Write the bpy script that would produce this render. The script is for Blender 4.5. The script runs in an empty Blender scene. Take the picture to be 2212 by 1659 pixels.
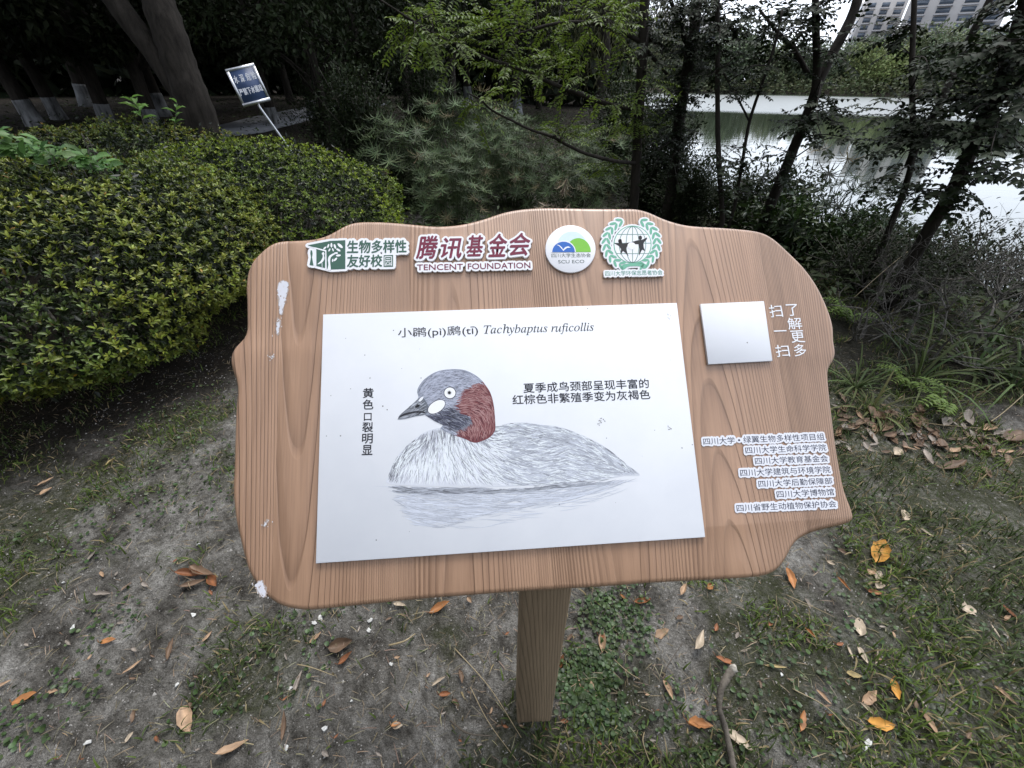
import bpy, math, random
import numpy as np
from mathutils import Vector, Matrix

# ---------------------------------------------------------------- camera, sky, sun, exposure
SC = bpy.context.scene
CAM_H, PITCH, ROLL, FPX = 1.40, 35.3, 0.5, 932.0          # FPX: focal length for a 2212 px wide picture
cam_data = bpy.data.cameras.new('camera')
cam_data.sensor_width = 36.0
cam_data.lens = FPX / 2212.0 * 36.0
cam_data.clip_start = 0.02
cam_data.clip_end = 3000.0
cam = bpy.data.objects.new('camera', cam_data)
SC.collection.objects.link(cam)
cam.matrix_world = (Matrix.Translation((0, 0, CAM_H)) @ Matrix.Rotation(math.radians(90 - PITCH), 4, 'X')
                    @ Matrix.Rotation(math.radians(ROLL), 4, 'Z'))
SC.camera = cam

SUN_EL, SUN_AZ = 66.0, 20.0                                # high, over the lake in front, a little to the right
world = bpy.data.worlds.new('World')
SC.world = world
world.use_nodes = True
wn, wl = world.node_tree.nodes, world.node_tree.links
bg = wn['Background']
sky = wn.new('ShaderNodeTexSky')
sky.sky_type = 'NISHITA'
sky.sun_disc = False
sky.sun_elevation = math.radians(SUN_EL)
sky.sun_rotation = math.radians(SUN_AZ)
sky.air_density, sky.dust_density, sky.ozone_density = 1.0, 3.0, 1.0
over = wn.new('ShaderNodeMix'); over.data_type = 'RGBA'
over.inputs[0].default_value = 0.8
wl.new(sky.outputs['Color'], over.inputs[6])
over.inputs[7].default_value = (9.3, 10.0, 11.3, 1)        # the even white of a cloud layer
# the cloud layer is brighter on the sun's side than behind the viewer
_tc = wn.new('ShaderNodeTexCoord'); _dp = wn.new('ShaderNodeVectorMath'); _dp.operation = 'DOT_PRODUCT'
wl.new(_tc.outputs['Generated'], _dp.inputs[0])
_dp.inputs[1].default_value = (math.sin(math.radians(SUN_AZ)) * 0.8, math.cos(math.radians(SUN_AZ)) * 0.8, 0.6)
_cr = wn.new('ShaderNodeValToRGB'); _mr = wn.new('ShaderNodeMapRange')
_mr.inputs['From Min'].default_value = -0.8; _mr.inputs['From Max'].default_value = 1.0
wl.new(_dp.outputs['Value'], _mr.inputs['Value']); wl.new(_mr.outputs[0], _cr.inputs[0])
_cr.color_ramp.elements[0].color = (0.5, 0.5, 0.5, 1); _cr.color_ramp.elements[1].color = (1.0, 1.0, 1.0, 1)
_mu = wn.new('ShaderNodeMix'); _mu.data_type = 'RGBA'; _mu.blend_type = 'MULTIPLY'; _mu.inputs[0].default_value = 1.0
wl.new(over.outputs[2], _mu.inputs[6]); wl.new(_cr.outputs[0], _mu.inputs[7])
wl.new(_mu.outputs[2], bg.inputs['Color'])
bg.inputs['Strength'].default_value = 0.15

sun_data = bpy.data.lights.new('sun', 'SUN')
sun_data.energy = 2.2
sun_data.angle = math.radians(25)
sun_data.color = (1.0, 0.98, 0.95)
sun = bpy.data.objects.new('sun', sun_data)
SC.collection.objects.link(sun)
_e, _a = math.radians(SUN_EL), math.radians(SUN_AZ)
_d = Vector((math.sin(_a) * math.cos(_e), math.cos(_a) * math.cos(_e), math.sin(_e)))
sun.rotation_euler = _d.to_track_quat('Z', 'Y').to_euler()
sun.location = (2, 3, 12)

SC.view_settings.view_transform = 'Standard'
SC.view_settings.look = 'None'
SC.view_settings.gamma = 1.0
SC.view_settings.exposure = 0.50
SC.view_settings.use_curve_mapping = False
SC.render.engine = 'CYCLES'
SC.cycles.max_bounces = 6
SC.cycles.diffuse_bounces = 3
SC.cycles.glossy_bounces = 3
SC.cycles.transmission_bounces = 3

random.seed(7)
RNG = np.random.default_rng(11)
PI = math.pi

# ---------------------------------------------------------------- survey of the photograph -> places
_R = np.array(cam.matrix_world.to_3x3())
def ray(u, v):
    """direction through photo point (u, v), photo taken as 2212 wide"""
    return _R @ np.array([(u - 1106.0) / FPX, -(v - 829.5) / FPX, -1.0])
def ground(u, v, z=0.0):
    d = ray(u, v); t = (z - CAM_H) / d[2]
    return np.array([d[0] * t, d[1] * t, z])
def at(u, v, dist):
    """point on that ray at a horizontal distance"""
    d = ray(u, v); t = dist / math.hypot(d[0], d[1])
    return np.array([d[0] * t, d[1] * t, CAM_H + d[2] * t])

# ---------------------------------------------------------------- materials
def mat(name):
    m = bpy.data.materials.new(name); m.use_nodes = True
    return m, m.node_tree.nodes, m.node_tree.links, m.node_tree.nodes['Principled BSDF']
def nd(nodes, kind, **kw):
    n = nodes.new(kind)
    for k, v in kw.items(): setattr(n, k, v)
    return n
def math_node(nodes, links, op, a, b=None):
    n = nodes.new('ShaderNodeMath'); n.operation = op
    for i, s in enumerate((a, b)):
        if s is None: continue
        if isinstance(s, (int, float)): n.inputs[i].default_value = s
        else: links.new(s, n.inputs[i])
    return n.outputs[0]
def ramp(nodes, links, fac, stops):
    r = nodes.new('ShaderNodeValToRGB')
    e = r.color_ramp.elements
    while len(e) < len(stops): e.new(0.5)
    for i, (p, c) in enumerate(stops):
        e[i].position = p; e[i].color = (*c, 1)
    links.new(fac, r.inputs[0])
    return r.outputs[0]
def mix_col(nodes, links, fac, a, b, mode='MIX'):
    n = nodes.new('ShaderNodeMix'); n.data_type = 'RGBA'; n.blend_type = mode
    for idx, s in ((0, fac), (6, a), (7, b)):
        if isinstance(s, (int, float)): n.inputs[idx].default_value = s
        elif isinstance(s, tuple): n.inputs[idx].default_value = (*s, 1)
        else: links.new(s, n.inputs[idx])
    return n.outputs[2]
def noise(nodes, links, vec, scale, detail=4, rough=0.55, mapping=None):
    n = nodes.new('ShaderNodeTexNoise')
    n.inputs['Scale'].default_value = scale; n.inputs['Detail'].default_value = detail
    n.inputs['Roughness'].default_value = rough
    if mapping:
        mp = nodes.new('ShaderNodeMapping'); mp.inputs['Scale'].default_value = mapping
        links.new(vec, mp.inputs['Vector']); vec = mp.outputs[0]
    links.new(vec, n.inputs['Vector'])
    return n.outputs['Fac']
def bump(nodes, links, bsdf, height, strength, dist):
    b = nodes.new('ShaderNodeBump')
    b.inputs['Strength'].default_value = strength; b.inputs['Distance'].default_value = dist
    links.new(height, b.inputs['Height']); links.new(b.outputs[0], bsdf.inputs['Normal'])
    return b

def leaf_mat(name, rough=0.45, translucent=0.25, spec=0.5):
    m, n, l, b = mat(name)
    a = nd(n, 'ShaderNodeVertexColor', layer_name='tint')
    tc = n.new('ShaderNodeTexCoord')
    f = noise(n, l, tc.outputs['Object'], 60, 3)
    c = mix_col(n, l, 0.35, a.outputs[0], ramp(n, l, f, [(0.3, (0.35, 0.35, 0.3)), (0.7, (1, 1, 1))]), 'MULTIPLY')
    l.new(c, b.inputs['Base Color'])
    b.inputs['Roughness'].default_value = rough
    b.inputs['Specular IOR Level'].default_value = spec
    tr = n.new('ShaderNodeBsdfTranslucent'); l.new(c, tr.inputs['Color'])
    mx = n.new('ShaderNodeMixShader'); mx.inputs[0].default_value = translucent
    l.new(b.outputs[0], mx.inputs[1]); l.new(tr.outputs[0], mx.inputs[2])
    l.new(mx.outputs[0], n['Material Output'].inputs['Surface'])
    return m
def tint_mat(name, rough=0.6, spec=0.3):
    """flat print or paint: its own colour from the mesh"""
    m, n, l, b = mat(name)
    a = nd(n, 'ShaderNodeVertexColor', layer_name='tint')
    l.new(a.outputs[0], b.inputs['Base Color'])
    b.inputs['Roughness'].default_value = rough; b.inputs['Specular IOR Level'].default_value = spec
    return m
def bark_mat(name, dark, light, scale=18, stretch=0.25):
    m, n, l, b = mat(name)
    tc = n.new('ShaderNodeTexCoord')
    f = noise(n, l, tc.outputs['Object'], scale, 6, 0.65, (1, 1, stretch))
    l.new(ramp(n, l, f, [(0.3, dark), (0.7, light)]), b.inputs['Base Color'])
    b.inputs['Roughness'].default_value = 0.9; b.inputs['Specular IOR Level'].default_value = 0.15
    bump(n, l, b, f, 0.7, 0.01)
    return m
def plain_mat(name, col, rough=0.6, spec=0.3, metal=0.0, var=0.12, scale=30):
    m, n, l, b = mat(name)
    tc = n.new('ShaderNodeTexCoord')
    f = noise(n, l, tc.outputs['Object'], scale, 5)
    lo = tuple(c * (1 - var) for c in col); hi = tuple(min(1, c * (1 + var)) for c in col)
    l.new(ramp(n, l, f, [(0.3, lo), (0.7, hi)]), b.inputs['Base Color'])
    b.inputs['Roughness'].default_value = rough; b.inputs['Specular IOR Level'].default_value = spec
    b.inputs['Metallic'].default_value = metal
    return m

def wood_mat(name, light, mid, dark, plank=0.17, K=26.0, B=9.0, rough=0.42, bump_d=0.0016, spec=0.5, coat=0.0):
    """grain along local Y: each plank a flat cut through growth rings"""
    m, n, l, b = mat(name)
    tc = n.new('ShaderNodeTexCoord')
    sp = n.new('ShaderNodeSeparateXYZ'); l.new(tc.outputs['Object'], sp.inputs[0])
    M = lambda op, a, c=None: math_node(n, l, op, a, c)
    warp = noise(n, l, tc.outputs['Object'], 3.2, 2, 0.45, (1.6, 0.30, 1))
    warp2 = noise(n, l, tc.outputs['Object'], 14, 2, 0.5, (1.0, 0.22, 1))
    u = M('DIVIDE', M('ADD', sp.outputs[0], 10.03), plank)
    idx = M('FLOOR', u)
    loc = M('SUBTRACT', M('FRACT', u), 0.5)
    w1 = nd(n, 'ShaderNodeTexWhiteNoise', noise_dimensions='1D'); l.new(idx, w1.inputs['W'])
    w2 = nd(n, 'ShaderNodeTexWhiteNoise', noise_dimensions='1D'); l.new(M('ADD', idx, 37.7), w2.inputs['W'])
    c = M('MULTIPLY', M('SUBTRACT', w1.outputs['Value'], 0.5), 1.1)
    d = M('SUBTRACT', loc, c)
    q = M('MULTIPLY', M('MULTIPLY', d, d), K)
    slope = M('MULTIPLY', M('SUBTRACT', w2.outputs['Value'], 0.35), B)
    f = M('ADD', q, M('MULTIPLY', sp.outputs[1], slope))
    f = M('ADD', f, M('MULTIPLY', warp, 3.2))
    f = M('ADD', f, M('MULTIPLY', warp2, 0.8))
    ring = M('FRACT', f)
    streak = noise(n, l, tc.outputs['Object'], 260, 4, 0.6, (1, 0.03, 1))
    streak2 = noise(n, l, tc.outputs['Object'], 60, 3, 0.6, (1, 0.03, 1))
    col = ramp(n, l, ring, [(0.0, light), (0.35, light), (0.72, mid), (0.9, dark), (1.0, light)])
    faint = noise(n, l, tc.outputs['Object'], 9, 2, 0.5, (1, 0.15, 1))
    col = mix_col(n, l, ramp(n, l, faint, [(0.35, (0, 0, 0)), (0.65, (0.75,) * 3)]), col, tuple(0.55 * a_ + 0.45 * b_ for a_, b_ in zip(light, mid)))
    st = ramp(n, l, streak, [(0.3, tuple(x * 0.9 for x in dark)), (0.55, light)])
    col = mix_col(n, l, 0.28, col, st)
    col = mix_col(n, l, 0.35, col, ramp(n, l, streak2, [(0.35, tuple(x * 0.85 for x in mid)), (0.65, light)]))
    tone = nd(n, 'ShaderNodeTexNoise'); tone.inputs['Scale'].default_value = 2.0; l.new(tc.outputs['Object'], tone.inputs['Vector'])
    col = mix_col(n, l, 0.5, col, ramp(n, l, tone.outputs['Fac'], [(0.3, (0.78, 0.75, 0.72)), (0.7, (1, 1, 1))]), 'MULTIPLY')
    l.new(col, b.inputs['Base Color'])
    b.inputs['Roughness'].default_value = rough
    b.inputs['Specular IOR Level'].default_value = spec
    b.inputs['Coat Weight'].default_value = coat; b.inputs['Coat Roughness'].default_value = 0.35
    h = M('ADD', ramp(n, l, ring, [(0.0, (1, 1, 1)), (0.45, (0.9,) * 3), (0.9, (0.0,) * 3), (1.0, (1, 1, 1))]), M('MULTIPLY', streak, 0.25))
    bump(n, l, b, h, 0.8, bump_d)
    return m

# ---------------------------------------------------------------- mesh collecting
class Geo:
    """collects vertices, faces and tints; build() links ONE mesh object"""
    def __init__(self): self.v, self.f, self.c, self.n = [], [], [], 0
    def add(self, verts, faces, col=(0.5, 0.5, 0.5)):
        verts = np.asarray(verts, float).reshape(-1, 3)
        col = np.asarray(col, float)
        if col.ndim == 1: col = np.broadcast_to(col, (len(verts), 3))
        self.v.append(verts); self.c.append(col)
        if not isinstance(faces, (list, tuple)) or (len(faces) and np.isscalar(faces[0][0])): faces = [faces]
        for fa in faces: self.f.append(np.asarray(fa, np.int64) + self.n)
        self.n += len(verts)
    def mesh(self, name, smooth=False):
        me = bpy.data.meshes.new(name)
        V = np.concatenate(self.v) if self.v else np.zeros((0, 3))
        Cc = np.concatenate(self.c) if self.c else np.zeros((0, 3))
        sizes = np.concatenate([np.full(len(f), f.shape[1]) for f in self.f])
        loops = np.concatenate([f.ravel() for f in self.f])
        me.vertices.add(len(V)); me.vertices.foreach_set('co', V.ravel())
        me.loops.add(len(loops)); me.loops.foreach_set('vertex_index', loops.astype(np.int32))
        me.polygons.add(len(sizes))
        starts = np.concatenate([[0], np.cumsum(sizes)[:-1]])
        me.polygons.foreach_set('loop_start', starts.astype(np.int32))
        ca = me.color_attributes.new('tint', 'FLOAT_COLOR', 'POINT')
        ca.data.foreach_set('color', np.hstack([Cc, np.ones((len(Cc), 1))]).ravel())
        me.update(calc_edges=True); me.validate()
        if smooth: me.polygons.foreach_set('use_smooth', np.ones(len(me.polygons), bool))
        return me
    def build(self, name, material, parent=None, smooth=False):
        me = self.mesh(name, smooth)
        me.materials.append(material)
        o = bpy.data.objects.new(name, me)
        SC.collection.objects.link(o)
        if parent: o.parent = parent
        return o

def tag(o, label=None, cat=None, group=None, kind=None):
    if label: o['label'] = label
    if cat: o['category'] = cat
    if group: o['group'] = group
    if kind: o['kind'] = kind
    return o
def thing(name, label, cat, loc=(0, 0, 0), rotz=0.0, group=None):
    o = bpy.data.objects.new(name, None)
    o.empty_display_size = 0.1
    SC.collection.objects.link(o)
    o.location = loc; o.rotation_euler = (0, 0, rotz)
    return tag(o, label, cat, group)
def dup(root, loc, rotz, scale=1.0, label=None):
    r = root.copy(); SC.collection.objects.link(r)
    r.location = loc; r.rotation_euler = (0, 0, rotz); r.scale = (scale,) * 3
    if label: r['label'] = label
    for ch in list(root.children):
        c = ch.copy(); SC.collection.objects.link(c); c.parent = r
        for g in list(ch.children):
            d = g.copy(); SC.collection.objects.link(d); d.parent = c
    return r

def unit(a):
    a = np.asarray(a, float)
    return a / np.maximum(np.linalg.norm(a, axis=-1, keepdims=True), 1e-9)
SHAPES = {   # (along, across, lift) and faces
    'oval': ([(0, 0, 0), (.28, -.40, .10), (.28, 0, 0), (.28, .40, .10), (.66, -.42, .06), (.66, 0, -.03), (.66, .42, .06), (1, 0, -.16)],
             [np.array([(0, 2, 1), (0, 3, 2), (4, 5, 7), (5, 6, 7)]), np.array([(1, 2, 5, 4), (2, 3, 6, 5)])]),
    'lance': ([(0, 0, 0), (.45, -.5, .12), (.5, 0, -.02), (.45, .5, .12), (1, 0, -.12)],
              [np.array([(0, 2, 1), (0, 3, 2), (1, 2, 4), (2, 3, 4)])]),
    'diamond': ([(0, 0, 0), (.45, -.5, .08), (1, 0, -.06), (.45, .5, .08)], [np.array([(0, 2, 1), (0, 3, 2)])]),
    'blade': ([(0, -.5, 0), (0, .5, 0), (.4, -.5, .10), (.4, .5, .10), (.75, -.35, .08), (.75, .35, .08), (1, 0, -.04)],
              [np.array([(0, 1, 3, 2), (2, 3, 5, 4)]), np.array([(4, 5, 6)])]),
    'round': ([(0, 0, 0), (.2, -.45, .12), (.6, -.5, .16), (.95, -.25, .1), (1, 0, .06), (.95, .25, .1), (.6, .5, .16), (.2, .45, .12), (.55, 0, -.02)],
              [np.array([(0, 8, 1), (1, 8, 2), (2, 8, 3), (3, 8, 4), (4, 8, 5), (5, 8, 6), (6, 8, 7), (7, 8, 0)])]),
}
def add_leaves(g, P, D, N, L, W, C, shape='oval', lift=1.0):
    """n leaves: base P, direction D, face normal N, length L, width W, tint C"""
    P = np.asarray(P, float); n = len(P)
    if n == 0: return
    D = unit(D); S = unit(np.cross(D, N)); N = unit(np.cross(S, D))
    L = np.broadcast_to(np.asarray(L, float), (n,)); W = np.broadcast_to(np.asarray(W, float), (n,))
    tv, tf = SHAPES[shape]; tv = np.array(tv, float); k = len(tv)
    V = (P[:, None] + D[:, None] * (tv[None, :, 0] * L[:, None])[..., None]
         + S[:, None] * (tv[None, :, 1] * W[:, None])[..., None]
         + N[:, None] * (tv[None, :, 2] * L[:, None] * lift)[..., None])
    C = np.asarray(C, float)
    if C.ndim == 1: C = np.broadcast_to(C, (n, 3))
    Cv = np.repeat(C, k, axis=0)
    off = (np.arange(n) * k)[:, None, None]
    g.add(V.reshape(-1, 3), [(f[None] + off).reshape(-1, f.shape[1]) for f in tf], Cv)
def jitter_col(base, n, amt=0.25, rng=RNG):
    base = np.asarray(base, float)
    k = 1 + (rng.random((n, 1)) - 0.5) * 2 * amt
    h = 1 + (rng.random((n, 3)) - 0.5) * amt * 0.6
    return np.clip(base * k * h, 0, 1)
def rand_dirs(n, rng=RNG):
    return unit(rng.normal(size=(n, 3)))
def smooth_path(pts, per=5):
    p = np.asarray(pts, float)
    if len(p) < 3: return np.array([p[0] + (p[-1] - p[0]) * t for t in np.linspace(0, 1, per + 1)])
    q = np.vstack([2 * p[0] - p[1], p, 2 * p[-1] - p[-2]]); out = []
    for i in range(1, len(q) - 2):
        a, b, c, d = q[i - 1:i + 3]
        for t in np.linspace(0, 1, per, endpoint=False):
            out.append(0.5 * ((2 * b) + (-a + c) * t + (2 * a - 5 * b + 4 * c - d) * t * t + (-a + 3 * b - 3 * c + d) * t ** 3))
    out.append(p[-1]); return np.array(out)
def add_tube(g, path, r, sides=6, col=(0.1, 0.08, 0.06), knob=0.0, rng=RNG):
    p = np.asarray(path, float); n = len(p)
    r = np.interp(np.linspace(0, 1, n), np.linspace(0, 1, len(np.atleast_1d(r))), np.atleast_1d(r))
    t = unit(np.gradient(p, axis=0))
    ref = np.array([0.31, 0.17, 0.93]) if abs(t[0] @ np.array([0.31, 0.17, 0.93])) < 0.9 else np.array([1.0, 0, 0])
    a = unit(np.cross(t, ref)); b = np.cross(t, a)
    th = np.linspace(0, 2 * PI, sides, endpoint=False)
    rr = r[:, None] * (1 + knob * (rng.random((n, sides)) - 0.5))
    V = p[:, None] + a[:, None] * (np.cos(th)[None] * rr)[..., None] + b[:, None] * (np.sin(th)[None] * rr)[..., None]
    i = np.arange(n - 1)[:, None] * sides; j = np.arange(sides)[None]; j2 = (j + 1) % sides
    F = np.stack([i + j, i + j2, i + sides + j2, i + sides + j], -1).reshape(-1, 4)
    V = np.vstack([V.reshape(-1, 3), p[:1], p[-1:]])
    k0, k1 = n * sides, n * sides + 1; jj = np.arange(sides); j2 = (jj + 1) % sides
    caps = np.vstack([np.stack([np.full(sides, k0), j2, jj], -1), np.stack([np.full(sides, k1), (n - 1) * sides + jj, (n - 1) * sides + j2], -1)])
    g.add(V, [F, caps], col)

# ---- value noise for terrain and masks
def _hash(ix, iy, s):
    h = (ix * 374761393 + iy * 668265263 + s * 2147483647) & 0xFFFFFFFF
    h = ((h ^ (h >> 13)) * 1274126177) & 0xFFFFFFFF
    return ((h ^ (h >> 16)) & 0xFFFF) / 65535.0
def vnoise(x, y, s=0):
    x = np.asarray(x, float); y = np.asarray(y, float)
    ix = np.floor(x).astype(np.int64); iy = np.floor(y).astype(np.int64)
    fx = x - ix; fy = y - iy; fx = fx * fx * (3 - 2 * fx); fy = fy * fy * (3 - 2 * fy)
    a, b = _hash(ix, iy, s), _hash(ix + 1, iy, s); c, d = _hash(ix, iy + 1, s), _hash(ix + 1, iy + 1, s)
    return (a * (1 - fx) + b * fx) * (1 - fy) + (c * (1 - fx) + d * fx) * fy
def fbm(x, y, octaves=4, s=0):
    t = 0; amp = 0.5; f = 1.0
    for o in range(octaves): t = t + amp * vnoise(x * f, y * f, s + o); amp *= 0.5; f *= 2.03
    return t
def sstep(a, b, x):
    t = np.clip((x - a) / (b - a), 0, 1); return t * t * (3 - 2 * t)

# ---------------------------------------------------------------- the setting
BANK_Y = [-60, -5, 0, 3, 5, 7, 10, 14, 22, 40, 70, 100, 130]
BANK_X = [30, 8.5, 6.4, 4.9, 4.0, 3.3, 3.3, 4.0, 6.0, 10.5, 17, 26, 60]
WATER_Z, FAR_R = -0.60, 112.0
def lake(x, y):
    return np.minimum(x - np.interp(y, BANK_Y, BANK_X), (FAR_R - np.hypot(x, y)) * 0.5)
def height(x, y):
    x = np.asarray(x, float); y = np.asarray(y, float)
    r = np.hypot(x, y)
    z = 0.55 * sstep(9, 22, r) * sstep(3, -4, x)
    z = z + 0.6 * sstep(FAR_R, FAR_R + 14, r)
    z = z - 1.5 * sstep(-1.3, 1.6, lake(x, y))
    z = z + (fbm(x * 1.3, y * 1.3, 3, 5) - 0.44) * 0.05
    near = sstep(6, 2.5, r)
    z = z + 0.014 * np.exp(-((x - 0.024) ** 2 + (y - 0.46) ** 2) / 0.0075)
    z = z + near * ((fbm(x * 9, y * 9, 4, 9) - 0.47) * 0.045 + (fbm(x * 38, y * 38, 3, 21) - 0.44) * 0.020)
    return z
def grass_mask(x, y):
    """0..1: where the turf survives on the trodden soil"""
    x = np.asarray(x, float); y = np.asarray(y, float)
    m = fbm(x * 2.6 + 3.1, y * 2.6 + 1.7, 4, 40)
    bias = 0.13 * sstep(-0.1, 0.7, x) + 0.08 * sstep(0.5, 1.5, x) - 0.07 * sstep(0.1, -0.5, x) * sstep(-2, -1, x) + 0.05 * sstep(1.6, 2.6, y)
    return sstep(0.44, 0.60, m + bias)

m, n, l, b = mat('soil')
tc = n.new('ShaderNodeTexCoord'); O = tc.outputs['Object']
a = nd(n, 'ShaderNodeVertexColor', layer_name='tint')
f1 = noise(n, l, O, 7, 8, 0.68); f2 = noise(n, l, O, 55, 8, 0.72); f3 = noise(n, l, O, 1.3, 4, 0.5); f4 = noise(n, l, O, 260, 4, 0.7)
c = ramp(n, l, f1, [(0.34, (0.055, 0.048, 0.040)), (0.48, (0.195, 0.182, 0.162)), (0.66, (0.43, 0.41, 0.378))])
c = mix_col(n, l, 0.75, c, ramp(n, l, f2, [(0.32, (0.13, 0.12, 0.105)), (0.46, (0.75, 0.75, 0.73)), (0.66, (1.35, 1.35, 1.35))]), 'MULTIPLY')
c = mix_col(n, l, 0.6, c, ramp(n, l, f4, [(0.35, (0.3, 0.29, 0.27)), (0.6, (1.2, 1.2, 1.2))]), 'MULTIPLY')
sep = n.new('ShaderNodeSeparateColor'); l.new(a.outputs[0], sep.inputs[0])
moss = math_node(n, l, 'MULTIPLY', sep.outputs[0], ramp(n, l, f2, [(0.35, (1, 1, 1)), (0.65, (0.35,) * 3)]))
c = mix_col(n, l, moss, c, ramp(n, l, f4, [(0.35, (0.022, 0.027, 0.011)), (0.7, (0.09, 0.10, 0.04))]))
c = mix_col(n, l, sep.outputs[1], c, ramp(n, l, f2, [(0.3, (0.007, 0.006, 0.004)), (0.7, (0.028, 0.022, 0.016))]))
l.new(c, b.inputs['Base Color']); b.inputs['Roughness'].default_value = 0.95; b.inputs['Specular IOR Level'].default_value = 0.15
hh = math_node(n, l, 'ADD', math_node(n, l, 'MULTIPLY', f2, 1.0), math_node(n, l, 'MULTIPLY', f4, 0.45))
bump(n, l, b, hh, 1.0, 0.03)
SOIL = m

def build_ground():
    nr, na = 380, 640
    R = np.concatenate([[0.0], np.geomspace(0.12, 1500, nr)])
    A = np.linspace(0, 2 * PI, na, endpoint=False)
    X = R[:, None] * np.sin(A)[None]; Y = R[:, None] * np.cos(A)[None]
    Z = height(X, Y)
    moss = grass_mask(X, Y)
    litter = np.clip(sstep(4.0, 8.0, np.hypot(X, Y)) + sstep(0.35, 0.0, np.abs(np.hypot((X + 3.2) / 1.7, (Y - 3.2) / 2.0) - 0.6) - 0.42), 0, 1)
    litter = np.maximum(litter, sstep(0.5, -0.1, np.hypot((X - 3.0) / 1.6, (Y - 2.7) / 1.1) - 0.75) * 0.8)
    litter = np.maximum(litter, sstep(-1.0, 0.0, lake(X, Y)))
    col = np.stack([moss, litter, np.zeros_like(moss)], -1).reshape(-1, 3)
    i = np.arange(len(R) - 1)[:, None] * na; j = np.arange(na)[None]; j2 = (j + 1) % na
    F = np.stack([i + j, i + na + j, i + na + j2, i + j2], -1).reshape(-1, 4)
    g = Geo(); g.add(np.stack([X, Y, Z], -1).reshape(-1, 3), F, col)
    o = g.build('ground', SOIL, smooth=True)
    tag(o, kind='structure')
build_ground()

m, n, l, b = mat('lake_water')
tc = n.new('ShaderNodeTexCoord')
b.inputs['Base Color'].default_value = (0.035, 0.045, 0.03, 1)
b.inputs['Roughness'].default_value = 0.04; b.inputs['IOR'].default_value = 1.9
b.inputs['Specular IOR Level'].default_value = 0.9
w = noise(n, l, tc.outputs['Object'], 2.2, 4, 0.5, (0.6, 1.6, 1)); w2 = noise(n, l, tc.outputs['Object'], 0.07, 2, 0.5)
hh = math_node(n, l, 'MULTIPLY', w, ramp(n, l, w2, [(0.4, (0.25,) * 3), (0.65, (1,) * 3)]))
gp_ = n.new('ShaderNodeNewGeometry'); ln_ = nd(n, 'ShaderNodeVectorMath', operation='LENGTH'); l.new(gp_.outputs['Position'], ln_.inputs[0])
wind = math_node(n, l, 'ADD', ln_.outputs['Value'], math_node(n, l, 'MULTIPLY', noise(n, l, tc.outputs['Object'], 0.05, 3, 0.5), 14.0))
wind = ramp(n, l, math_node(n, l, 'DIVIDE', wind, 200.0), [(0.235, (0, 0, 0)), (0.27, (1, 1, 1)), (0.50, (1, 1, 1)), (0.56, (0, 0, 0))])   # breeze ruffles the open water
l.new(math_node(n, l, 'ADD', math_node(n, l, 'MULTIPLY', wind, 0.30), 0.03), b.inputs['Roughness'])
w3 = noise(n, l, tc.outputs['Object'], 0.9, 4, 0.6, (0.35, 1.4, 1))
hh = math_node(n, l, 'ADD', hh, math_node(n, l, 'MULTIPLY', math_node(n, l, 'MULTIPLY', wind, w3), 14.0))
bump(n, l, b, hh, 0.10, 0.05)
g = Geo()
xs = np.concatenate([np.linspace(-3, 40, 44), np.linspace(45, 260, 30)]); ys = np.concatenate([np.linspace(-60, 30, 46), np.linspace(34, 200, 40)])
XX, YY = np.meshgrid(xs, ys, indexing='ij'); k = len(ys)
ii, jj = np.meshgrid(np.arange(len(xs) - 1), np.arange(k - 1), indexing='ij')
g.add(np.stack([XX, YY, np.full_like(XX, WATER_Z)], -1).reshape(-1, 3), np.stack([ii * k + jj, (ii + 1) * k + jj, (ii + 1) * k + jj + 1, ii * k + jj + 1], -1).reshape(-1, 4))
tag(g.build('lake_water', m), kind='structure')

# paved path through the wood on the left
PATH = plain_mat('path_paving', (0.19, 0.197, 0.21), 0.9, 0.1, var=0.3, scale=2)
pa = smooth_path([ground(380, 292, 0.2)[:2], ground(500, 276, 0.3)[:2], ground(600, 263, 0.3)[:2], ground(700, 250, 0.3)[:2], ground(800, 240, 0.3)[:2]], 8)
tn = unit(np.gradient(pa, axis=0)); nn = np.stack([-tn[:, 1], tn[:, 0]], -1)
rows = []
for s in (-0.8, 0.8):
    q = pa + nn * s
    rows.append(np.column_stack([q, np.maximum(height(q[:, 0], q[:, 1]), height(pa[:, 0], pa[:, 1])) + 0.035]))
g = Geo(); V = np.vstack(rows); kk = len(pa); ar = np.arange(kk - 1)
low = V.copy(); low[:, 2] -= 0.10
g.add(np.vstack([V, low]), np.vstack([np.stack([ar, ar + 1, kk + ar + 1, kk + ar], -1), np.stack([2 * kk + ar, 2 * kk + ar + 1, ar + 1, ar], -1), np.stack([kk + ar, kk + ar + 1, 3 * kk + ar + 1, 3 * kk + ar], -1)]))
tag(g.build('path', PATH), kind='structure')

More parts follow.
